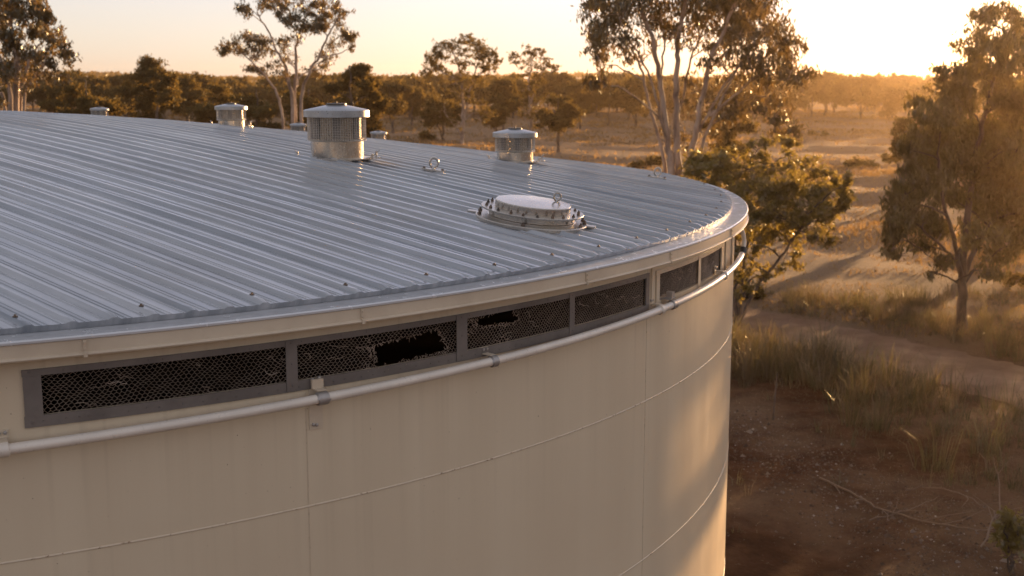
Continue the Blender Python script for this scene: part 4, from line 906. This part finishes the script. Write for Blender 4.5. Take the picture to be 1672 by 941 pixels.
# rank near grass between the dirt and the track: tussocks whose blades lean outward, with flattened thatch between them
n = 12500; X = rng.uniform(2, 19, n); Yv = rng.uniform(14, 40, n)
sd_ = SIDE * bare(X, Yv); rd = road_dist(X, Yv); keep = (rd > 1.8) & (np.hypot(X - TC.x, Yv - TC.y) > TR + .3)
dens = np.clip((sd_ - 0.5) / 2.2, 0.02, 1) * np.clip(.5 + .6 * vnoise(X, Yv, .9, 3), .05, 1) * np.where(rd < 2.8, .45, 1)
keep &= rng.random(n) < dens; X, Yv, sd_ = X[keep], Yv[keep], sd_[keep]; n = len(X)
th_ = np.clip(rng.lognormal(-.98, .5, n) * (1 + .35 * vnoise(X, Yv, .5, 4)), .10, 1.15) * np.clip(.35 + sd_ * .3, .4, 1) * np.where(Yv > 31, .7, 1); tr_ = .03 + .22 * th_ * rng.uniform(.5, 1.3, n)
rep = np.clip((38 * th_ * rng.uniform(.4, 1.4, n)).astype(int), 5, 44); idx = np.repeat(np.arange(n), rep); m_ = len(idx)
q = rng.uniform(0, 6.283, m_); rr2 = np.sqrt(rng.random(m_)); ox, oy = np.cos(q) * rr2, np.sin(q) * rr2
XY = np.stack([X[idx] + ox * tr_[idx], Yv[idx] + oy * tr_[idx]], 1); hh_ = th_[idx] * rng.uniform(.25, 1.2, m_); ln_ = np.stack([ox, oy], 1) * (.25 + .55 * rng.random(m_))[:, None] * hh_[:, None] + rng.normal(0, .10, (m_, 2)) * hh_[:, None]
def lean_blades(XY, h, ln, wd):
    n = len(XY); z = gz(XY[:, 0], XY[:, 1]); q = rng.uniform(0, 6.283, n); wv = np.stack([np.cos(q), np.sin(q), np.zeros(n)], 1) * wd[:, None] * .5; base = np.concatenate([XY, z[:, None] - .02], 1)
    l3 = np.concatenate([ln, np.zeros((n, 1))], 1); up = np.array([0, 0, 1.0]); mid = base + up * (h * .6)[:, None] + l3 * .35; tip = base + up * (h * np.clip(1.02 - .3 * np.hypot(ln[:, 0], ln[:, 1]) / (h + 1e-3), .3, 1))[:, None] + l3
    return np.concatenate([np.stack([base - wv, base + wv, mid + wv * .8, mid - wv * .8], 1), np.stack([mid - wv * .8, mid + wv * .8, tip + wv * .1, tip - wv * .1], 1)]).reshape(-1, 3)
kind_ = rng.random(n) < .55; sel = kind_[idx]; print('near blades', m_)
for nme, mk, sl, lb in (('rank_grass', 'sedge', sel, 'olive rank grass between the bare dirt and the track'), ('straw_grass', 'straw', ~sel, 'straw coloured dry tussocks among the rank grass')):
    tag(np_mesh(nme, lean_blades(XY[sl], hh_[sl], ln_[sl], rng.uniform(.007, .016, sl.sum())), 4, M[mk]), lb, 'grass', kind='stuff')
n = 60000; X = rng.uniform(2, 20, n); Yv = rng.uniform(14, 42, n); rd = road_dist(X, Yv); sd_ = SIDE * bare(X, Yv)
keep = (rd > 1.7) & (np.hypot(X - TC.x, Yv - TC.y) > TR + .2) & (rng.random(n) < np.clip(.12 + (sd_ + .6) / 2.0, .07, 1)); X, Yv = X[keep], Yv[keep]; n = len(X); q = rng.uniform(0, 6.283, n); L_ = rng.uniform(.06, .32, n)
tag(np_mesh('thatch', lean_blades(np.stack([X, Yv], 1), rng.uniform(.02, .10, n), np.stack([np.cos(q), np.sin(q)], 1) * L_[:, None], rng.uniform(.005, .010, n)), 4, M['straw']), 'flattened dead grass and leaf litter on the ground beside the tank', 'litter', kind='stuff')
# paddock grass out to the treeline, thinning and growing coarser with distance
n = 300000; Yv = np.exp(rng.uniform(math.log(33), math.log(330), n)); X = rng.uniform(-.50, .52, n) * Yv; rd = road_dist(X, Yv)
keep = (rd > 1.8) & (np.hypot(X - TC.x, Yv - TC.y) > TR + .3) & ((X / Yv > -.12) | (Yv > 90)) & (rng.random(n) < np.clip(.5 + .35 * vnoise(X, Yv, .12, 5) + .3 * vnoise(X, Yv, .45, 6), .06, 1)); X, Yv = X[keep], Yv[keep]; n = len(X)
h_ = (.09 + .0008 * Yv) * rng.uniform(.5, 1.4, n) * np.clip(1 + .35 * vnoise(X, Yv, .2, 7), .4, 1.8); wd = .005 + .0009 * Yv
A, B = blades(np.stack([X, Yv], 1), h_, wd * rng.uniform(.5, 1.4, n), rng, .5); print('paddock blades', n)
tag(np_mesh('paddock_grass', np.concatenate([A, B]), 4, M['grass']), 'dry golden grass covering the paddock to the far treeline', 'grass', kind='stuff')

# gravel
rng = np.random.default_rng(12); n = 9000; f_ = rng.uniform(-.1, 1.35, n); a = np.array([GRAVEL_A.x, GRAVEL_A.y]); d = np.array([GRAVEL_B.x, GRAVEL_B.y]) - a; L = np.hypot(*d); nrm = np.array([d[1], -d[0]]) / L * SIDE
off = rng.normal(.1, .85, n) - .2; XY = a + d * f_[:, None] + nrm * off[:, None]; keep = np.hypot(XY[:, 0] - TC.x, XY[:, 1] - TC.y) > TR + .05; XY = XY[keep]; n = len(XY)
sz = np.clip(rng.lognormal(-4.35, .6, n), .005, .09); tet = np.array([[1, 0, -.4], [-.5, .87, -.4], [-.5, -.87, -.4], [.1, .05, .7]]); q = rng.uniform(0, 6.28, n)
ca, sa = np.cos(q), np.sin(q); V = np.zeros((n, 4, 3)); z = gz(XY[:, 0], XY[:, 1])
for k in range(4):
    p_ = tet[k] * (1 + rng.uniform(-.3, .3, (n, 3))); V[:, k, 0] = XY[:, 0] + sz * (p_[:, 0] * ca - p_[:, 1] * sa); V[:, k, 1] = XY[:, 1] + sz * (p_[:, 0] * sa + p_[:, 1] * ca); V[:, k, 2] = z + sz * (p_[:, 2] * .7 + .2)
me = bpy.data.meshes.new('gravel'); base = np.arange(n)[:, None, None] * 4; F_ = (base + np.array([[0, 1, 3], [1, 2, 3], [2, 0, 3]])[None]).reshape(-1, 3)
me.from_pydata(V.reshape(-1, 3).tolist(), [], F_.tolist()); me.materials.append(M['pebble']); me.update(); go = bpy.data.objects.new('gravel', me); COL.objects.link(go); tag(go, 'grey gravel strewn over the bare dirt beside the tank', 'gravel', kind='stuff')

# stake and fallen branches
sp = floor_at(1262, 685); z0 = float(gz(sp.x, sp.y)); b = MB(); b.tube([(sp.x, sp.y, z0 - .1), (sp.x + .02, sp.y, z0 + .5), (sp.x + .06, sp.y + .02, z0 + 1.0)], [.022, .02, .016], 7)
tag(b.build('wooden_stake', M['dark_bark'], smooth=60), 'thin dark leaning stake standing in the dirt beside the tank', 'stake')
def branch(pts, r0, label, seed, nsub):
    g = random.Random(seed); W_ = []
    for x, y, dz in pts: q = floor_at(x, y); W_.append(Vector((q.x, q.y, float(gz(q.x, q.y)) + .03 + dz)))
    P_ = [Vector(v) for v in smooth_path(W_, 5, np.random.default_rng(seed), .012)]; b = MB(); b.tube(P_, [r0 * (1 - .75 * k / (len(P_) - 1)) for k in range(len(P_))], 6)
    for k in range(nsub):
        i = g.randrange(2, len(P_) - 2); d = (P_[i + 1] - P_[i]).normalized(); sdv = Vector((-d.y, d.x, 0)) * g.choice((-1, 1)); q = P_[i]; L_ = g.uniform(.25, .8); pts_ = [q, q + (d + sdv * .6) * L_ * .5 + Vector((0, 0, g.uniform(.0, .12))), q + (d + sdv * .9) * L_ + Vector((0, 0, g.uniform(-.02, .2)))]; b.tube(pts_, [r0 * .5, r0 * .35, r0 * .15], 5)
    o_ = b.build('fallen_branch', M['twig'], smooth=60); tag(o_, label, 'branch', 'fallen dry branches')
branch([(1338, 787, 0), (1400, 812, .03), (1440, 838, .05), (1520, 868, .02), (1590, 880, .04), (1640, 876, .03)], .021, 'longest pale fallen branch lying along the gravel edge', 1, 7)
branch([(1480, 800, .02), (1540, 812, .08), (1600, 838, .05), (1650, 862, .03)], .014, 'thin dry branch lying in the grass above the longest fallen branch', 2, 6)
branch([(1600, 905, .02), (1630, 850, .25), (1618, 800, .5)], .016, 'forked dry stick poking up near the bottom right corner', 3, 4)
branch([(1420, 850, .0), (1480, 842, .03), (1530, 826, .06)], .014, 'short twig across the middle of the longest branch', 4, 2)

# ------------------------------------------------------------------ the air
b = MB(); b.box((0, 0, 10.5), (3000, 3000, 25.0)); m = bpy.data.materials.new('haze_air'); t = nm(m); t.nodes.clear()
v = t.nodes.new('ShaderNodeVolumePrincipled'); v.inputs['Color'].default_value = (*HAZE_COLOR, 1); v.inputs['Density'].default_value = HAZE_DENSITY; v.inputs['Anisotropy'].default_value = HAZE_G
o_ = t.nodes.new('ShaderNodeOutputMaterial'); t.links.new(v.outputs[0], o_.inputs['Volume'])
hz = b.build('haze', m); tag(hz, 'warm low haze hanging over the paddock and treeline', 'haze', kind='stuff')
